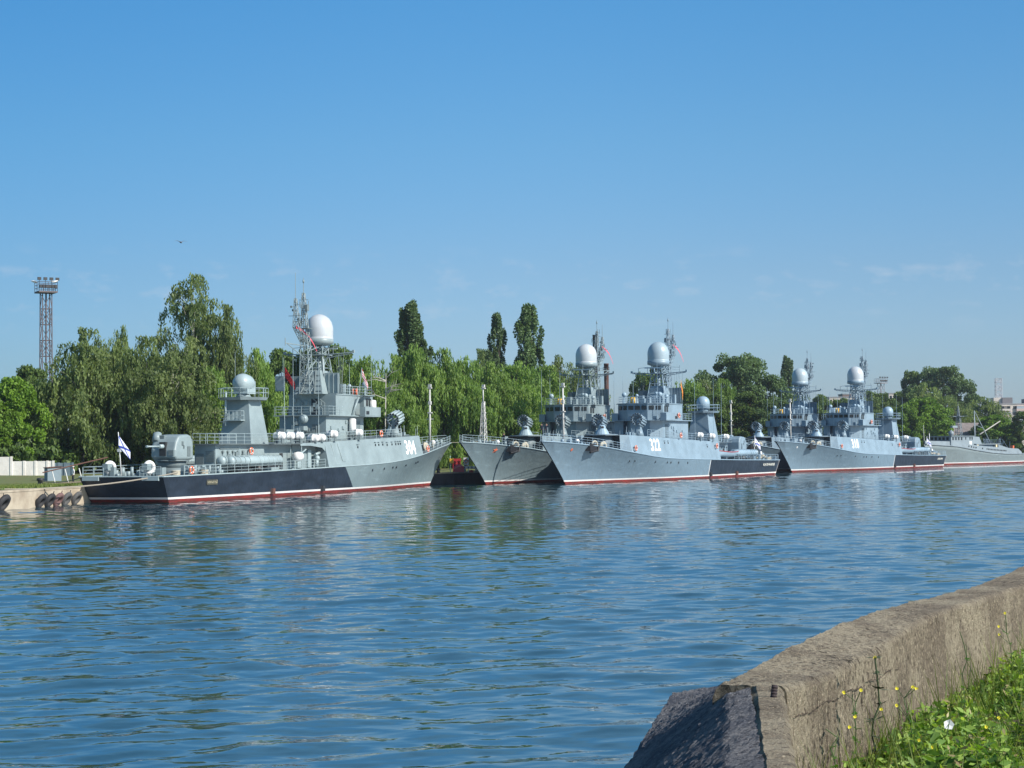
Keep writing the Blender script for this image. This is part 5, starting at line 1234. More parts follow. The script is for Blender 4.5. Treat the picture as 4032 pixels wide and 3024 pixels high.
def dead_branches(px, py, Y, h, lab, seed):
    rd = random.Random(seed); o = empty('bare_tree', (px2x(px,Y),Y,1.6)); z0 = py2z(px,py,Y)-1.6; b = MB(); b.cyl((0,0,0),(.3,0,z0),.13,.05,7)
    for k in range(11):
        s0 = Vector((.2,0,z0-rd.uniform(0,h))); d = Vector((rd.choice((-1,1))*rd.uniform(.7,1.6),-.5,rd.uniform(.1,.9))); m_ = s0+d; e_ = m_+Vector((d.x*rd.uniform(.6,1.3),-.3,rd.uniform(-.2,.5))); b.cyl(s0,m_,.07,.05,5); b.cyl(m_,e_,.05,.02,5); b.cyl(m_,m_+Vector((d.x*.3,-.2,.9)),.035,.015,4)
    b.build('trunk', mat('bleached_wood',(.5,.47,.42),.85,var=.3,vscale=3), o); tag(o, lab, 'tree', TG)
dead_branches(1512, 1470, 274, 4.5, 'bare bleached branches showing through the willow right of the 304 bridge', 4)
# shrubs filling the foot of the belt
SHR = leafmat('shrub_leaves', (.035,.075,.015), (.12,.19,.04), .28)
def shrub(seed):
    global rng
    rng = np.random.default_rng(seed); C = []; 
    for k in range(26):
        c = rng.uniform([-2.6,-1.4,.6],[2.6,1.4,3.0]); d = rng.normal(size=(110,3)); d /= np.linalg.norm(d,axis=1)[:,None]; C.append(c+d*(rng.random((110,1))**.4)*np.array([1.0,1.0,.8]))
    C = np.concatenate(C); C[:,2] = np.maximum(C[:,2],.1); V, F = leaves_from(C, .42); r = empty('shrub'); npmesh('foliage', V, F, SHR, r, tint=rng.random(len(C))); 
    s_ = MB()
    for k in range(5): s_.cyl((rng.uniform(-1,1),0,0),(rng.uniform(-2,2),rng.uniform(-.8,.8),2.2),.05,.02,5)
    s_.build('stem', BARK, r); return r
sh_p = [shrub(51), shrub(52)]
k = 0
SHP = [(px, 233+ (px-60)*.028) for px in range(60,1000,85)] + [(px, 262+(px-1000)*.045) for px in range(1000,2260,105)] + [(px, 395+(px-2500)*.09) for px in range(2560,3300,120)] + [(px, 500+(px-3300)*.03) for px in range(3330,4040,110)]
for px, Y in SHP:
    r = sh_p[k] if k < 2 else copy_tree(sh_p[k % 2]); k += 1
    r.location = (px2x(px,Y), Y, 1.6); r.rotation_euler = (0,0,k*1.7); s_ = 1.0+.5*((k*37) % 10)/10; r.scale = (s_,s_,s_*1.15)
    tag(r, 'dark undergrowth shrub at the foot of the tree belt behind the ships', 'shrub', 'undergrowth shrubs along the tree belt')
# ------------------------------------------------------------------ light towers, chimneys, buildings
def light_tower(px, top, Y, w_, h_pf, lab, bays, col):
    m = mat('tower_steel'+str(px), col, .7, var=.3, vscale=.5); zt_ = py2z(px, top, Y); r = empty('light_tower', (px2x(px,Y),Y,0), .5); tag(r, lab, 'light tower', 'floodlight towers')
    b = MB(); lattice(b, (0,0,0),(0,0,zt_),w_*.40,w_*.34,bays,.09,4,.05); b.cyl((0,0,0),(0,0,zt_),.14,None,6); b.build('lattice', m, r)
    b = MB(); b.box((-w_*.68,-w_*.68,zt_),(w_*.68,w_*.68,zt_+.25)); b.build('platform', m, r)
    b = MB(); W_ = w_*.66; rail(b, [(-W_,-W_,zt_+.25),(W_,-W_,zt_+.25),(W_,W_,zt_+.25),(-W_,W_,zt_+.25),(-W_,-W_,zt_+.25)], 1.5, 1.2, 3, .035); b.build('railing', m, r)
    rd = random.Random(px)
    for k in range(10):
        x = -W_+2*W_*k/9; b = MB(); z = zt_+(.75 if k % 3 else 2.0); b.box((x-.28,-W_-.2,z),(x+.28,-W_+.15,z+.45)); b.cyl((x,-W_,zt_+.25),(x,-W_,z),.04,None,4); b.build('floodlight', DARK, r)
    return r, zt_
lt1, z1 = light_tower(180, 1153, 300, 2.25, 0, 'tall rusty lattice floodlight tower behind the left trees', 12, (.14,.12,.13))
lt2, z2 = light_tower(3469, 1510, 680, 2.6, 0, 'small distant floodlight tower among the right trees', 9, (.28,.27,.30))
def gull(x, y, z, rz, lab, fly=False, s=1):
    b = MB(); b.lathe((0,0,0), [(.01,-.30),(.06,-.25),(.10,-.05),(.11,.10),(.08,.2),(.06,.25),(.065,.30),(.04,.36),(.01,.43)], 10, (0,1,.25)); o = b.build('gull', WHITE if not fly else mat('bird_grey',(.12,.12,.13),.8)); o.location=(x,y,z); o.rotation_euler=(0,0,rz); o.scale=(s,s,s); tag(o, lab, 'bird')
    wg = MB()
    for sg in (1,-1):
        if fly: wg.add([(sg*.05,.12,.05),(sg*.45,.18,.22),(sg*.85,.0,.12),(sg*.45,-.02,.2),(sg*.05,-.1,.04)], [(0,1,2,3,4)])
        else: wg.add([(sg*.10,.12,.06),(sg*.13,-.1,.05),(sg*.03,-.42,.02),(sg*.04,.1,.12)], [(0,1,2,3)])
    w_o = wg.build('wing', mat('gull_wing',(.45,.47,.5),.7) if not fly else mat('bird_grey',(.12,.12,.13),.8), o); sm = w_o.modifiers.new('s','SOLIDIFY'); sm.thickness=.02
    return o
gull(px2x(140,300), 298.9, z1+1.80, 1.2, 'white gull perched at the left corner of the light tower', s=1.6); gull(px2x(219,300), 299.0, z1+1.80, -1.0, 'white gull perched at the right corner of the light tower', s=1.6)
gull(px2x(713,170), 170, py2z(713,952,170), .6, 'small dark bird flying in the sky above the trees', True, .75)
def chimney(px, top, Y, r_, lab, m):
    z = py2z(px, top, Y); o = MB().lathe((0,0,0), [(r_*1.1,0),(r_,z*.8),(r_,z-.3),(r_*1.06,z-.3),(r_*1.06,z),(r_*.8,z),(r_*.8,z-.5)], 20).build('chimney', m); o.location=(px2x(px,Y),Y,0); tag(o, lab, 'chimney', 'tall pipe chimneys'); 
    b = MB(); rail(b, [(r_+.2,0,z-2),(0,r_+.2,z-2),(-r_-.2,0,z-2),(0,-r_-.2,z-2),(r_+.2,0,z-2)], 1, 2, 2, .04); b.build('top_railing', DARK, o)
chimney(2344, 1318, 460, .55, 'dark chimney behind the radome of the star-bow ship', mat('soot_steel',(.05,.045,.05),.8,var=.3,vscale=.4))
chimney(2388, 1431, 460, .60, 'rust-red chimney right of the star-bow ship radome', RUST)
def block(px0, px1, ytop, ybot, Y, name, lab, cat, wallm, floors, bays, rz=0, glass=GLASS):
    x0, x1_ = px2x(px0,Y), px2x(px1,Y); zt_ = py2z((px0+px1)/2, ytop, Y); zb = 2; r = empty(name, ((x0+x1_)/2,Y,0), rz); tag(r, lab, cat); W_ = (x1_-x0)/2
    b = MB(); b.box((-W_,0,zb),(W_,12,zt_)); b.build('wall', wallm, r)
    b = MB(); b.box((-W_-.2,-.2,zt_),(W_+.2,12.2,zt_+.5)); b.build('roof', mat('roof_grey',(.25,.25,.26),.8), r)
    fh = 2.9
    for f in range(floors):
        z = zt_-2.3-f*fh
        for k in range(bays):
            x = -W_+ (k+.5)*2*W_/bays; w_ = min(1.6, 2*W_/bays*.62); b = MB(); b.box((x-w_/2,-.03,z),(x+w_/2,.0,z+1.5)); b.build('window', glass, r)
    return r, zt_, W_
WB = mat('apartment_panel', (.58,.52,.47), .8, var=.15, vscale=.15); PK = mat('balcony_pink', (.55,.42,.38), .8, var=.15, vscale=.3)
ap, zt_, W_ = block(3935, 4200, 1592, 1660, 900, 'apartment_building', 'white panel apartment block on the right skyline with glazed balconies', 'building', WB, 5, 11)
for f in range(4):
    for k in range(5):
        x = -W_+W_*.2+k*W_*.42; z = zt_-3.2-f*2.9; b = MB(); b.box((x-2.2,-1.2,z),(x+2.2,0,z+1.1)); b.box((x-2.2,-1.2,z+2.4),(x+2.2,0,z+2.6)); bo = b.build('balcony', PK if (f+k) % 2 else WB, ap)
        if (f*5+k) % 3: b = MB(); b.box((x-2.1,-1.15,z+1.1),(x+2.1,-1.1,z+2.4)); b.build('glazing', mat('pale_glass',(.35,.38,.42),.2), bo)
for x, w_, h_ in ((-W_+2,5,3.0),(-W_+13,4,2.2),(-W_+22,6,2.5)):
    b = MB(); b.box((x,2,zt_+.5),(x+w_,8,zt_+.5+h_)); b.build('roof_hut', mat('roof_hut_dark',(.16,.15,.16),.8), ap)
b = MB(); b.box((-W_-2,3,zt_-1),(-W_+3.5,9,zt_+3.5)); b.build('roof_hut', WB, ap)
b = MB(); lattice(b, (-W_+1,5,zt_+3),(-W_+1,5,zt_+13),1.4,1.4,5,.15,4,.1); b.build('antenna_mast', mat('mast_pale',(.45,.46,.5),.7), ap)
block(3265, 3375, 1566, 1600, 820, 'long_building', 'flat cream building between the two farther radomes', 'building', WB, 2, 8)
block(3318, 3352, 1554, 1570, 900, 'brick_building', 'small brick upper storey behind the flat cream building', 'building', mat('brick_grey',(.25,.17,.15),.85,var=.2,vscale=1), 1, 4)
block(3500, 3545, 1551, 1600, 860, 'pale_building', 'pale building half hidden right of the far light tower', 'building', WB, 2, 3)
block(3968, 4012, 1690, 1760, 560, 'brick_shed', 'dark red brick building at the right behind the quay', 'building', mat('red_brick',(.13,.045,.035),.9,var=.3,vscale=1.5), 1, 3)
# hut with slate roof behind the minesweeper
r = empty('slate_roof_house', (px2x(3790,530),530,0), .25); tag(r, 'low brick house with a grey slate roof behind the minesweeper', 'house')
b = MB(); b.box((-9,0,1.6),(9,8,8.2)); b.build('wall', mat('hut_brick',(.38,.20,.13),.85,var=.4,vscale=.8,col2=(.3,.28,.22)), r)
b = MB(); b.add([(-9.6,-.6,7.6),(9.6,-.6,7.6),(9.0,4,11.3),(-9.0,4,11.3),(-9.6,8.6,7.6),(9.6,8.6,7.6)], [(0,1,2,3),(3,2,5,4)]); o = b.build('roof', mat('slate',(.20,.17,.16),.85,var=.3,vscale=.8,bump=.1,bscale=2), r); sm = o.modifiers.new('s','SOLIDIFY'); sm.thickness=.15
for x in (-6,-1.5,4): b = MB(); b.box((x,-.04,4.6),(x+1.6,0,6.4)); b.build('window', REDP if x < -2 else GLASS, r)
# concrete wall at far right quay
b = MB(); b.box((0,0,1.5),(60,.5,4.4)); o = b.build('concrete_wall', mat('far_concrete',(.40,.36,.30),.85,var=.3,vscale=.6,stretch=(2,2,.3))); o.location=(px2x(3975,515),515,0); o.rotation_euler=(0,0,.12); tag(o, 'stained pale concrete wall on the quay right of the minesweeper', 'wall')

# ------------------------------------------------------------------ water
def wave_field(X, Y, lam_min):
    r2 = np.random.default_rng(99); h = np.zeros_like(X)
    main = R(100)
    for i in range(70):
        lam = .62*(6.0/.62)**(r2.random()**.9); th = main + r2.normal(scale=.75); ph = r2.uniform(0,6.28); k = 2*np.pi/lam
        amp = .0019*lam**.85*(1.0 if lam < 2.5 else 2.5/lam)
        fade = np.clip((lam/lam_min-2.2)/2.0, 0, 1)
        kx, ky = k*math.cos(th), k*math.sin(th)
        s = np.sin(kx*X+ky*Y+ph+.9*np.sin(.13*k*(X*math.cos(th+1.3)+Y*math.sin(th+1.3))+ph*3))
        h += amp*fade*(s if lam > 2.5 else (1-np.abs(s))*1.1-.7 if i % 3 == 0 else s)
    return h
ratio = 1.0023; ys = [24.0]
while ys[-1] < 330: ys.append(ys[-1]*ratio+.002)
ys = np.array(ys); NC = 420; uu = np.linspace(-.36,.36,NC)
Yg = np.repeat(ys[:,None],NC,1); Xg = uu[None,:]*Yg; dy = np.gradient(ys)[:,None]; Zg = wave_field(Xg,Yg,np.maximum(dy,.72/NC*Yg))
patch = np.sin(Xg*.045+1.3)*np.sin(Yg*.031+Xg*.012)+.6*np.sin(Xg*.11-Yg*.07)
Zg *= 1+.34*patch
V = np.stack([Xg,Yg,Zg],-1).reshape(-1,3); idx = np.arange(len(ys)*NC).reshape(len(ys),NC)
F = np.stack([idx[:-1,:-1],idx[:-1,1:],idx[1:,1:],idx[1:,:-1]],-1).reshape(-1,4)
def watermat(AMP):
    m = bpy.data.materials.new('water'); m.use_nodes = True; t = m.node_tree; b = t.nodes['Principled BSDF']; K = t.links.new
    b.inputs['Base Color'].default_value = (.010,.042,.056,1); b.inputs['Roughness'].default_value = .015; b.inputs['IOR'].default_value = 3.0
    g = nn(t,'ShaderNodeNewGeometry'); eps = .03
    outs = []
    for off in ((0,0,0),(eps,0,0),(0,eps,0)):
        a = nn(t,'ShaderNodeVectorMath',operation='ADD'); a.inputs[1].default_value = off; K(g.outputs['Position'], a.inputs[0])
        mp = nn(t,'ShaderNodeMapping'); mp.inputs['Scale'].default_value = (.75,1.25,1); K(a.outputs[0], mp.inputs[0])
        n1 = nn(t,'ShaderNodeTexNoise',noise_dimensions='2D'); n1.inputs['Scale'].default_value = 1.5; n1.inputs['Detail'].default_value = 3.0; n1.inputs['Roughness'].default_value = .55; K(mp.outputs[0], n1.inputs[0]); outs.append(n1.outputs[0])
    def mth(op,a_,b_):
        n = nn(t,'ShaderNodeMath',operation=op)
        for i,v in enumerate((a_,b_)):
            if isinstance(v,(int,float)): n.inputs[i].default_value=v
            else: K(v,n.inputs[i])
        return n.outputs[0]
    gn = nn(t,'ShaderNodeTexNoise',noise_dimensions='2D'); gn.inputs['Scale'].default_value = .03; K(g.outputs['Position'], gn.inputs[0])
    mr = nn(t,'ShaderNodeMapRange'); mr.inputs[1].default_value=.35; mr.inputs[2].default_value=.65; mr.inputs[3].default_value=.6; mr.inputs[4].default_value=1.3; K(gn.outputs[0], mr.inputs[0])
    dx = mth('MULTIPLY', mth('MULTIPLY', mth('SUBTRACT',outs[0],outs[1]), AMP/eps), mr.outputs[0]); dy_ = mth('MULTIPLY', mth('MULTIPLY', mth('SUBTRACT',outs[0],outs[2]), AMP/eps), mr.outputs[0])
    c = nn(t,'ShaderNodeCombineXYZ'); K(dx,c.inputs[0]); K(dy_,c.inputs[1])
    ad = nn(t,'ShaderNodeVectorMath',operation='ADD'); K(g.outputs['Normal'],ad.inputs[0]); K(c.outputs[0],ad.inputs[1]); nm = nn(t,'ShaderNodeVectorMath',operation='NORMALIZE'); K(ad.outputs[0],nm.inputs[0]); K(nm.outputs[0], b.inputs['Normal'])
    return m
WM = watermat(.009)
o = npmesh('water', V, F, WM, smooth=True); tag(o, kind='structure')
mb = MB()
for (a,b_,c,d) in ((-1500,-800,1500,24),(-1500,24,-.36*24,330),(.36*24,24,1500,330),(-1500,330,1500,2500)): pass
def sheet(poly): mb.add([(x,y,-.03) for x,y in poly], [tuple(range(len(poly)))])
yl_ = ys[-1]; sheet([(-1500,-600),(1500,-600),(1500,24),(-1500,24)]); sheet([(-1500,24),(-.36*24,24),(-.36*yl_,yl_),(-1500,yl_)]); sheet([(.36*24,24),(1500,24),(1500,yl_),(.36*yl_,yl_)]); sheet([(-1500,yl_),(1500,yl_),(1500,2600),(-1500,2600)])
tag(mb.build('water', watermat(.05)), kind='structure')

# ------------------------------------------------------------------ foreground wall, slab, bank
def fgconc(name, c1, c2, c3, bd=.10):
    m = bpy.data.materials.new(name); m.use_nodes = True; t = m.node_tree; b = t.nodes['Principled BSDF']; K = t.links.new; b.inputs['Roughness'].default_value=.9; b.inputs['Specular IOR Level'].default_value=.2
    tc = nn(t,'ShaderNodeTexCoord')
    def nz(scale, sc3=(1,1,1), d=6, lo=.4, hi=.6, ro=.65):
        mp = nn(t,'ShaderNodeMapping'); mp.inputs['Scale'].default_value = sc3; K(tc.outputs['Object'], mp.inputs[0]); n = nn(t,'ShaderNodeTexNoise'); n.inputs['Scale'].default_value=scale; n.inputs['Detail'].default_value=d; n.inputs['Roughness'].default_value=ro; K(mp.outputs[0],n.inputs[0])
        r_ = nn(t,'ShaderNodeMapRange'); r_.inputs[1].default_value=lo; r_.inputs[2].default_value=hi; K(n.outputs[0], r_.inputs[0]); return r_.outputs[0]
    def mix(f,a,c):
        n = nn(t,'ShaderNodeMixRGB')
        for i,v in enumerate((f,a,c)):
            if isinstance(v,tuple): n.inputs[i].default_value=(*v,1)
            elif isinstance(v,(int,float)): n.inputs[i].default_value=v
            else: K(v,n.inputs[i])
        return n.outputs[0]
    mul = nn(t,'ShaderNodeMath',operation='MULTIPLY'); mul2 = nn(t,'ShaderNodeMath',operation='MULTIPLY')
    c = mix(nz(1.6,(1,1,.8),6,.42,.58), c1, c2); c = mix(nz(24,(1,1,.8),5,.52,.66), c, c3)
    K(nz(16,(1,1,.5),7,.52,.60,.75), mul.inputs[0]); K(nz(.55,(1,1,1),3,.50,.62), mul.inputs[1]); c = mix(mul.outputs[0], c, tuple(x*.42 for x in c3))
    K(nz(9,(1,1,.7),6,.60,.66,.75), mul2.inputs[0]); mul2.inputs[1].default_value = .8; c = mix(mul2.outputs[0], c, tuple(x*.5 for x in c3)); c = mix(nz(48,(1,1,.5),3,.58,.66), c, tuple(min(1,x*1.4) for x in c1))
    K(c, b.inputs['Base Color'])
    n2 = nn(t,'ShaderNodeTexNoise'); n2.inputs['Scale'].default_value=20; n2.inputs['Detail'].default_value=8; n2.inputs['Roughness'].default_value=.75; K(tc.outputs['Object'],n2.inputs[0]); bp = nn(t,'ShaderNodeBump'); bp.inputs['Distance'].default_value=bd; K(n2.outputs[0],bp.inputs['Height']); K(bp.outputs[0],b.inputs['Normal'])
    return m
FC = fgconc('old_concrete', (.46,.39,.28), (.27,.22,.16), (.14,.11,.08)); FC2 = fgconc('shade_toned_concrete', (.21,.205,.21), (.105,.11,.13), (.05,.05,.06), .06)  # second mix: concrete colour darkened to stand in for shade on the slab
ia, ib = Vector((1.59,10.75)), Vector((5.07,18.27)); dI = (ib-ia).normalized(); nI = Vector((-dI.y, dI.x))  # nI points to the water
zin = interp([(-.1,3.6),(.6,3.58),(1.3,3.575),(2.0,3.585),(2.9,3.63),(3.85,3.68),(5.7,3.65),(8.3,3.60),(16,3.6),(40,3.6)]); zout = interp([(-.1,3.58),(.6,3.60),(1.3,3.65),(2.5,3.68),(3.9,3.70),(5.8,3.65),(8.5,3.59),(11,3.63),(40,3.6)])
zbase = interp([(0,3.05),(1,3.0),(2.5,2.9),(4.5,2.82),(6.5,2.92),(8.5,3.0),(40,3.0)])
def rough(V, amp, sc, seed=0):
    out = []
    for p in V:
        q = Vector(p)*sc+Vector((seed,0,0)); n_ = mnoise.noise_vector(q)+.5*mnoise.noise_vector(q*2.7)+.35*mnoise.noise_vector(q*6.1); out.append((p[0]+n_.x*amp, p[1]+n_.y*amp, p[2]+n_.z*amp))
    return out
def wall_mesh():
    NS, L_ = 420, 22.0; prof = []; W_ = .47
    secs = []
    for i in range(NS+1):
        s_ = 22.0*(i/NS)**1.25; zi, zo, zb_ = zin(s_), zout(s_), 2.2
        row = []
        for k in range(22): f = k/21; row.append((0.0-.03*(1-f), zb_+(zi-.05-zb_)*f))      # landward face up
        for a in (20,45,70): row.append((.05-.05*math.cos(R(a)), zi-.05+.05*math.sin(R(a))))
        for k in range(12): f = k/11; row.append((.05+(W_-.10)*f, zi+(zo-zi)*f))
        row.append((W_-.02, zo-.03))
        for k in range(8): f = k/7; row.append((W_, zo-.08-(zo+1.5)*f*.9))
        secs.append([(ia.x+dI.x*s_+nI.x*o_, ia.y+dI.y*s_+nI.y*o_, z) for o_, z in row])
    V = [p for r_ in secs for p in r_]; k = len(secs[0]); V = rough(V, .006, 6); V = rough(V, .014, 1.7, 5); V = rough(V, .006, 17, 8)
    F = [(i*k+j, i*k+j+1, (i+1)*k+j+1, (i+1)*k+j) for i in range(NS) for j in range(k-1)]
    b = MB(); b.smooth = False; b.add(V, F); c = [tuple(v) for v in V[:k]]
    b.add(c, [tuple(range(k))]); return b
o = EW = wall_mesh().build('embankment_wall', FC); tag(o, 'long weathered concrete embankment wall with sunlit pitted side at lower right', 'wall')
# horizontal crack line on the landward face
def crack(pts, w_):
    b = MB()
    for a, c in zip(pts[:-1], pts[1:]):
        (s0,z0),(s1,z1_) = a, c; p = lambda s_,z: (ia.x+dI.x*s_-nI.x*.018, ia.y+dI.y*s_-nI.y*.018, z)
        b.add([p(s0,z0-w_),p(s1,z1_-w_),p(s1,z1_+w_),p(s0,z0+w_)], [(0,1,2,3)])
    return b
rd = random.Random(3); pts = [(0.05+i*.045, 3.40+.010*math.sin(i*.5)+rd.uniform(-.006,.006)) for i in range(62)]
o = MB(); 
for i in range(0,60):
    if rd.random() < .62: cc = crack(pts[i:i+2], rd.uniform(.002,.006)); o.add(cc.v, cc.f)
o = o.build('crack', mat('crack_dark',(.05,.035,.025),1), EW)
# broken slab sloping to the water
def slab():
    b = MB(); NA, NB = 240, 60; V = []
    # along: from far (near wall end) to near the camera ; across: ridge (landward) to water edge
    RG = [Vector((.95,6.6,3.50)),Vector((1.155,8.6,3.51)),Vector((1.37,10.7,3.60)),Vector((1.46,12.2,3.40)),Vector((1.62,14.2,3.19))]
    LE = [Vector((-.38,6.6,2.80)),Vector((-.02,8.6,2.84)),Vector((.46,10.8,2.88)),Vector((.75,12.2,2.92)),Vector((1.22,14.2,3.11))]
    def pl(P_, y):
        for a, c in zip(P_[:-1], P_[1:]):
            if y <= c.y: return a.lerp(c, (y-a.y)/(c.y-a.y))
        return P_[-1]
    for i in range(NA+1):
        t = i/NA; y = 14.2-7.6*t; a = pl(RG,y); c = pl(LE,y)
        for j in range(NB+1):
            f = j/NB; g_ = max(0,(f-.14)/.86); p = Vector((a.x+(c.x-a.x)*f, a.y+(c.y-a.y)*f, a.z+(c.z-a.z)*g_-.035*min(1,f/.14)*(1-g_))); V.append(tuple(p))
        for z in (.3,1.2,2.0): V.append((c.x-.02, c.y, c.z-z))
    k = NB+4; V = rough(V, .006, 9, 9); V = rough(V, .010, 1.9, 3); V = rough(V, .008, 26, 4)
    b.add(V, [(i*k+j, (i+1)*k+j, (i+1)*k+j+1, i*k+j+1) for i in range(NA) for j in range(k-1)])
    # far edge face and ridge side
    b.add([V[j] for j in range(k)], [tuple(range(k))])
    for i in range(NA): 
        p, q = V[i*k], V[(i+1)*k]; b.add([p,q,(q[0]+.05,q[1],q[2]-1.5),(p[0]+.05,p[1],p[2]-1.5)], [(0,1,2,3)])
    return b
o = slab().build('broken_slab', FC2); tag(o, 'dark broken concrete slab sloping to the water left of the wall end', 'concrete slab')
def pier():
    b = MB(); N = 30; V = []; fs_p = []
    x0_,x1_2,y0_,y1_ = 1.27,1.50,7.2,10.80
    rows = []
    for i in range(N+1):
        t = i/N; y = y1_+(y0_-y1_)*t; xs2 = (1.385-(1.385-.98)*t, 1.575-(1.575-1.14)*t)
        zt2 = 3.60-.11*t+.010*math.sin(t*9)
        rows.append([(xs2[0]-.01,y,2.2),(xs2[0],y,zt2-.03),(xs2[0]+.03,y,zt2),(xs2[1]-.03,y,zt2),(xs2[1],y,zt2-.03),(xs2[1]+.01,y,2.2)])
    V = [p for r_ in rows for p in r_]; V = rough(V,.014,8,2); b.add(V, [(i*6+j,i*6+j+1,(i+1)*6+j+1,(i+1)*6+j) for i in range(N) for j in range(5)]); b.add(V[:6],[tuple(range(6))]); return b
o = pier().build('wall_pier', FC); tag(o, 'low rough concrete block between the dark slab and the tall wall end', 'concrete block')
b = MB(); b.cyl((1.425,10.3,3.45),(1.46,10.34,3.66),.017,None,8)
for k in range(12): b.torus((1.428+.0028*k,10.303+.003*k,3.47+k*.016),.0175,.0035,(0.1,.2,1),8,4)
o = b.build('steel_bar', mat('bar_dark',(.03,.02,.022),.8)); tag(o, 'dark ribbed reinforcing bar sticking up from the wall end', 'steel bar')
# near bank ground
mb = MB(); NX, NY = 60, 60
def bankz(x, y): return 2.92+.05*math.sin(x*2.1)+.04*math.sin(y*1.3+x)
V = []
for i in range(NX+1):
    for j in range(NY+1):
        s_ = -30+60*(j/NY); o_ = .02-(i/NX)**2*60; p = ia+dI*s_+nI*o_; V.append((p.x,p.y,bankz(p.x,p.y)))
mb.add(V, [(i*(NY+1)+j,(i+1)*(NY+1)+j,(i+1)*(NY+1)+j+1,i*(NY+1)+j+1) for i in range(NX) for j in range(NY)])
tag(mb.build('bank_ground', mat('soil',(.09,.075,.045),.95,var=.4,vscale=3,bump=.03,bscale=9)), kind='structure')
# weeds
W1 = leafmat('weed_leaves', (.08,.20,.018), (.42,.58,.12), .45); W2 = leafmat('weed_dark', (.030,.075,.012), (.100,.190,.030), .3)
def weed_field(n, smax, omax, hmax, size, m, name, lab, dens=1.0, seed=5):
    g = np.random.default_rng(seed); s_ = g.uniform(-1.5,smax,n); o_ = -.03-g.random(n)**.8*omax
    hh = hmax*(.35+.65*np.abs(np.sin(s_*1.7+o_*2.1)*np.cos(s_*.9-o_*3)))*np.clip(.35+(-o_)*1.1,.35,1)
    z = g.random(n)**.7*hh; X = ia.x+dI.x*s_+nI.x*o_; Y = ia.y+dI.y*s_+nI.y*o_; C = np.stack([X,Y,2.9+z],1)
    nrm = g.normal(size=(n,3)); nrm[:,2] = np.abs(nrm[:,2])+.5; nrm /= np.linalg.norm(nrm,axis=1)[:,None]; u = np.cross(nrm,g.normal(size=(n,3))); u /= np.linalg.norm(u,axis=1)[:,None]; v = np.cross(nrm,u)
    sz = size*g.uniform(.45,1.4,n)[:,None]; a = u*sz; b_ = v*sz*.38
    V = np.stack([C-a, C-a*.2+b_-nrm*sz*.1, C+a-nrm*sz*.3, C-a*.2-b_-nrm*sz*.1],1).reshape(-1,3)
    o = npmesh(name, V, np.arange(n*4).reshape(-1,4), m, tint=g.random(n)); tag(o, lab, 'weeds', kind='stuff')
weed_field(70000, 13, 4.5, .42, .038, W1, 'weeds', 'dense sunlit green weeds at the foot of the wall')
weed_field(12000, 13, 4.5, .34, .060, W2, 'weeds', 'darker broad leaves low among the weeds', seed=6)
def areaF(n):
    s_ = rng.uniform(-1.5,13,n); o_ = -.1-rng.random(n)*4.5; return np.stack([ia.x+dI.x*s_+nI.x*o_, ia.y+dI.y*s_+nI.y*o_],1)
W3 = leafmat('dry_leaves', (.22,.16,.07), (.50,.44,.22), .25)
weed_field(9000, 13, 4.5, .45, .026, W3, 'dry_weeds', 'scattered dry straw-coloured leaves among the green weeds', seed=7)
rng = np.random.default_rng(77)
scatter_blades('tall_grass', 8000, areaF, lambda P: np.full(len(P),2.9), .42, GB, .005, 'thin grass blades rising among the weeds', 'grass')
STEM = mat('stem_green', (.06,.11,.03), .8); YF = mat('yellow_petals', (.85,.72,.03), .6); BF = mat('blue_petals', (.12,.16,.62), .6); WF = mat('white_petals', (.85,.85,.85), .6)
DL = mat('dark_leaf', (.035,.06,.02), .8)
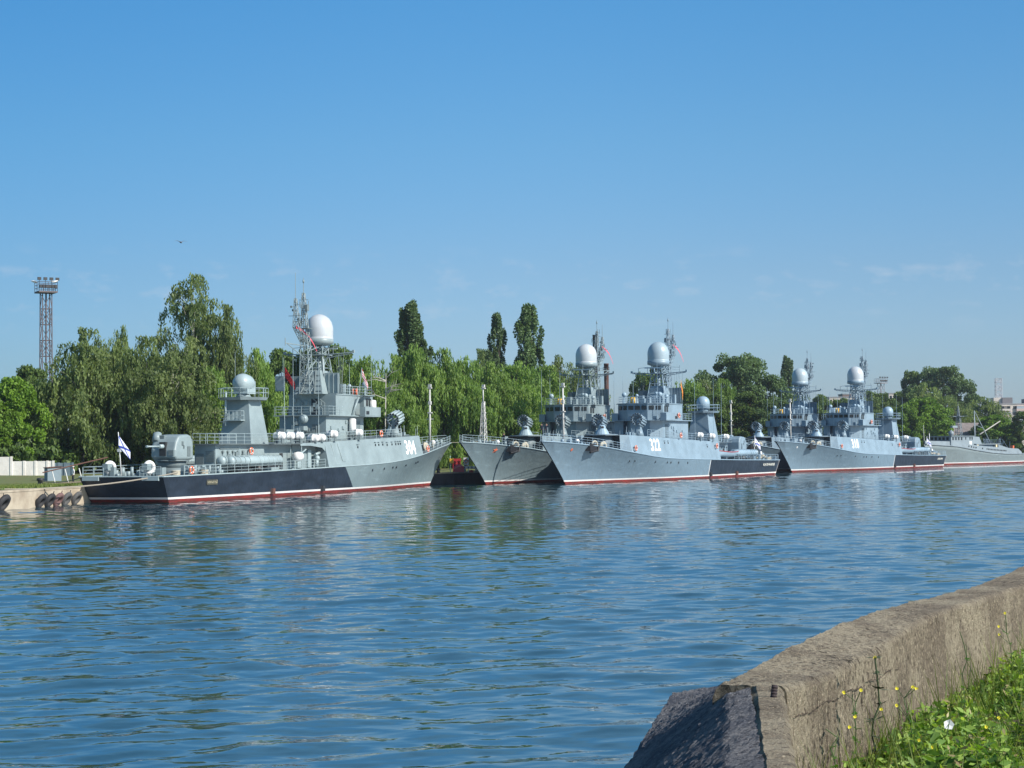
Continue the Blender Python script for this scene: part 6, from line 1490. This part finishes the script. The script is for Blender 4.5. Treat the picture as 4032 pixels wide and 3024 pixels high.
def flower_plant(px, pyb, Y, h, nf, petal, lab, dark=False, seed=1, spread=.10, group='flowering weeds by the wall', flw=.012):
    rd = random.Random(seed); x = px2x(px,Y); z0 = 2.88; root = empty('flowering_weed', (x,Y,z0)); tag(root, lab, 'plant', group)
    st = MB(); tips = []; pts = [Vector((rd.uniform(-.02,.02)*i*.3,rd.uniform(-.02,.02)*i*.3,h*i/8)) for i in range(9)]; st.tube(pts,.003 if not dark else .0055,5)
    for k in range(max(nf,2)):
        b = pts[rd.randint(3,7)]; e = b+Vector((rd.uniform(-spread,spread),rd.uniform(-.05,.05),rd.uniform(.04,.14))); st.cyl(b,e,.002,None,4); tips.append(e)
    tips[0] = pts[-1]; st.build('stem', DL if dark else STEM, root)
    lf = MB()
    for k in range(34 if not dark else 44):
        b = pts[rd.randint(0,6 if not dark else 8)]; a = rd.uniform(0,6.28); L_ = rd.uniform(.02,.05)*(1.3 if dark else 1)*(1.5 if rd.random() < .2 else 1); d = Vector((math.cos(a),math.sin(a),rd.uniform(-.2,.6)))*L_; s_ = Vector((-math.sin(a),math.cos(a),0))*L_*.3
        lf.add([b,b+d*.5+s_,b+d,b+d*.5-s_], [(0,1,2,3)])
    lf.build('leaves', DL if dark else W1, root)
    for e in tips[:nf]:
        fl = MB()
        for k in range(5):
            a = 2*math.pi*k/5+rd.random(); d = Vector((math.cos(a),-.3,math.sin(a)))*flw; s_ = Vector((-math.sin(a),0,math.cos(a)))*flw*.55
            fl.add([e,e+d*.6+s_,e+d,e+d*.6-s_], [(0,1,2,3)])
        fl.build('flower', petal, root)
    return root
flower_plant(3345,0,11.3,.62,4,YF,'yellow-flowered weed leftmost in front of the wall',seed=2,spread=.12)
flower_plant(3425,0,11.6,.78,2,YF,'tall dark mullein-like stalk before the wall with two yellow flowers',True,seed=3,spread=.10)
flower_plant(3560,0,11.7,.58,4,YF,'yellow-flowered weed just right of the tall dark stalk',seed=4,spread=.10)
flower_plant(3780,0,13.0,.80,0,YF,'tall pale green seed stalk against the middle of the wall',seed=6,spread=.05)
flower_plant(3960,0,15.5,.70,3,YF,'yellow-flowered weed at the right frame edge',seed=8)
flower_plant(3870,0,11.6,.35,2,YF,'low yellow-flowered weed at lower right',seed=9)
flower_plant(3600,0,11.4,.30,3,YF,'low yellow-flowered weed beside the white flower',seed=10)
flower_plant(3690,0,11.3,.40,1,WF,'weed carrying one large white bindweed flower',seed=11,flw=.035)
flower_plant(3260,0,10.9,.45,0,YF,'thin pale weed at the left end of the wall foot',seed=13,spread=.04)
flower_plant(3025,0,8.4,.42,2,BF,'blue chicory flowers in front of the low concrete block',seed=12,spread=.03,group='blue chicory',flw=.014)
for o in list(bpy.data.objects):
    if o.type == 'MESH' and len(o.data.polygons) == 0 and not o.modifiers: bpy.data.objects.remove(o)
# ------------------------------------------------------------------ air
hz = MB().box((-5200,-1000,-3.2),(5200,5600,75)).build('haze', bpy.data.materials.new('air')); hz['kind'] = 'stuff'; hz['label'] = 'thin pale air over the harbour'; hz['category'] = 'haze'
am_ = hz.data.materials[0]; am_.use_nodes = True; ant = am_.node_tree; ant.nodes.clear(); pv = nn(ant,'ShaderNodeVolumePrincipled'); mo_ = nn(ant,'ShaderNodeOutputMaterial')
pv.inputs['Density'].default_value = .00009; pv.inputs['Color'].default_value = (.80,.88,1,1); pv.inputs['Anisotropy'].default_value = .2; ant.links.new(pv.outputs[0], mo_.inputs['Volume'])
S.cycles.volume_bounces = 0
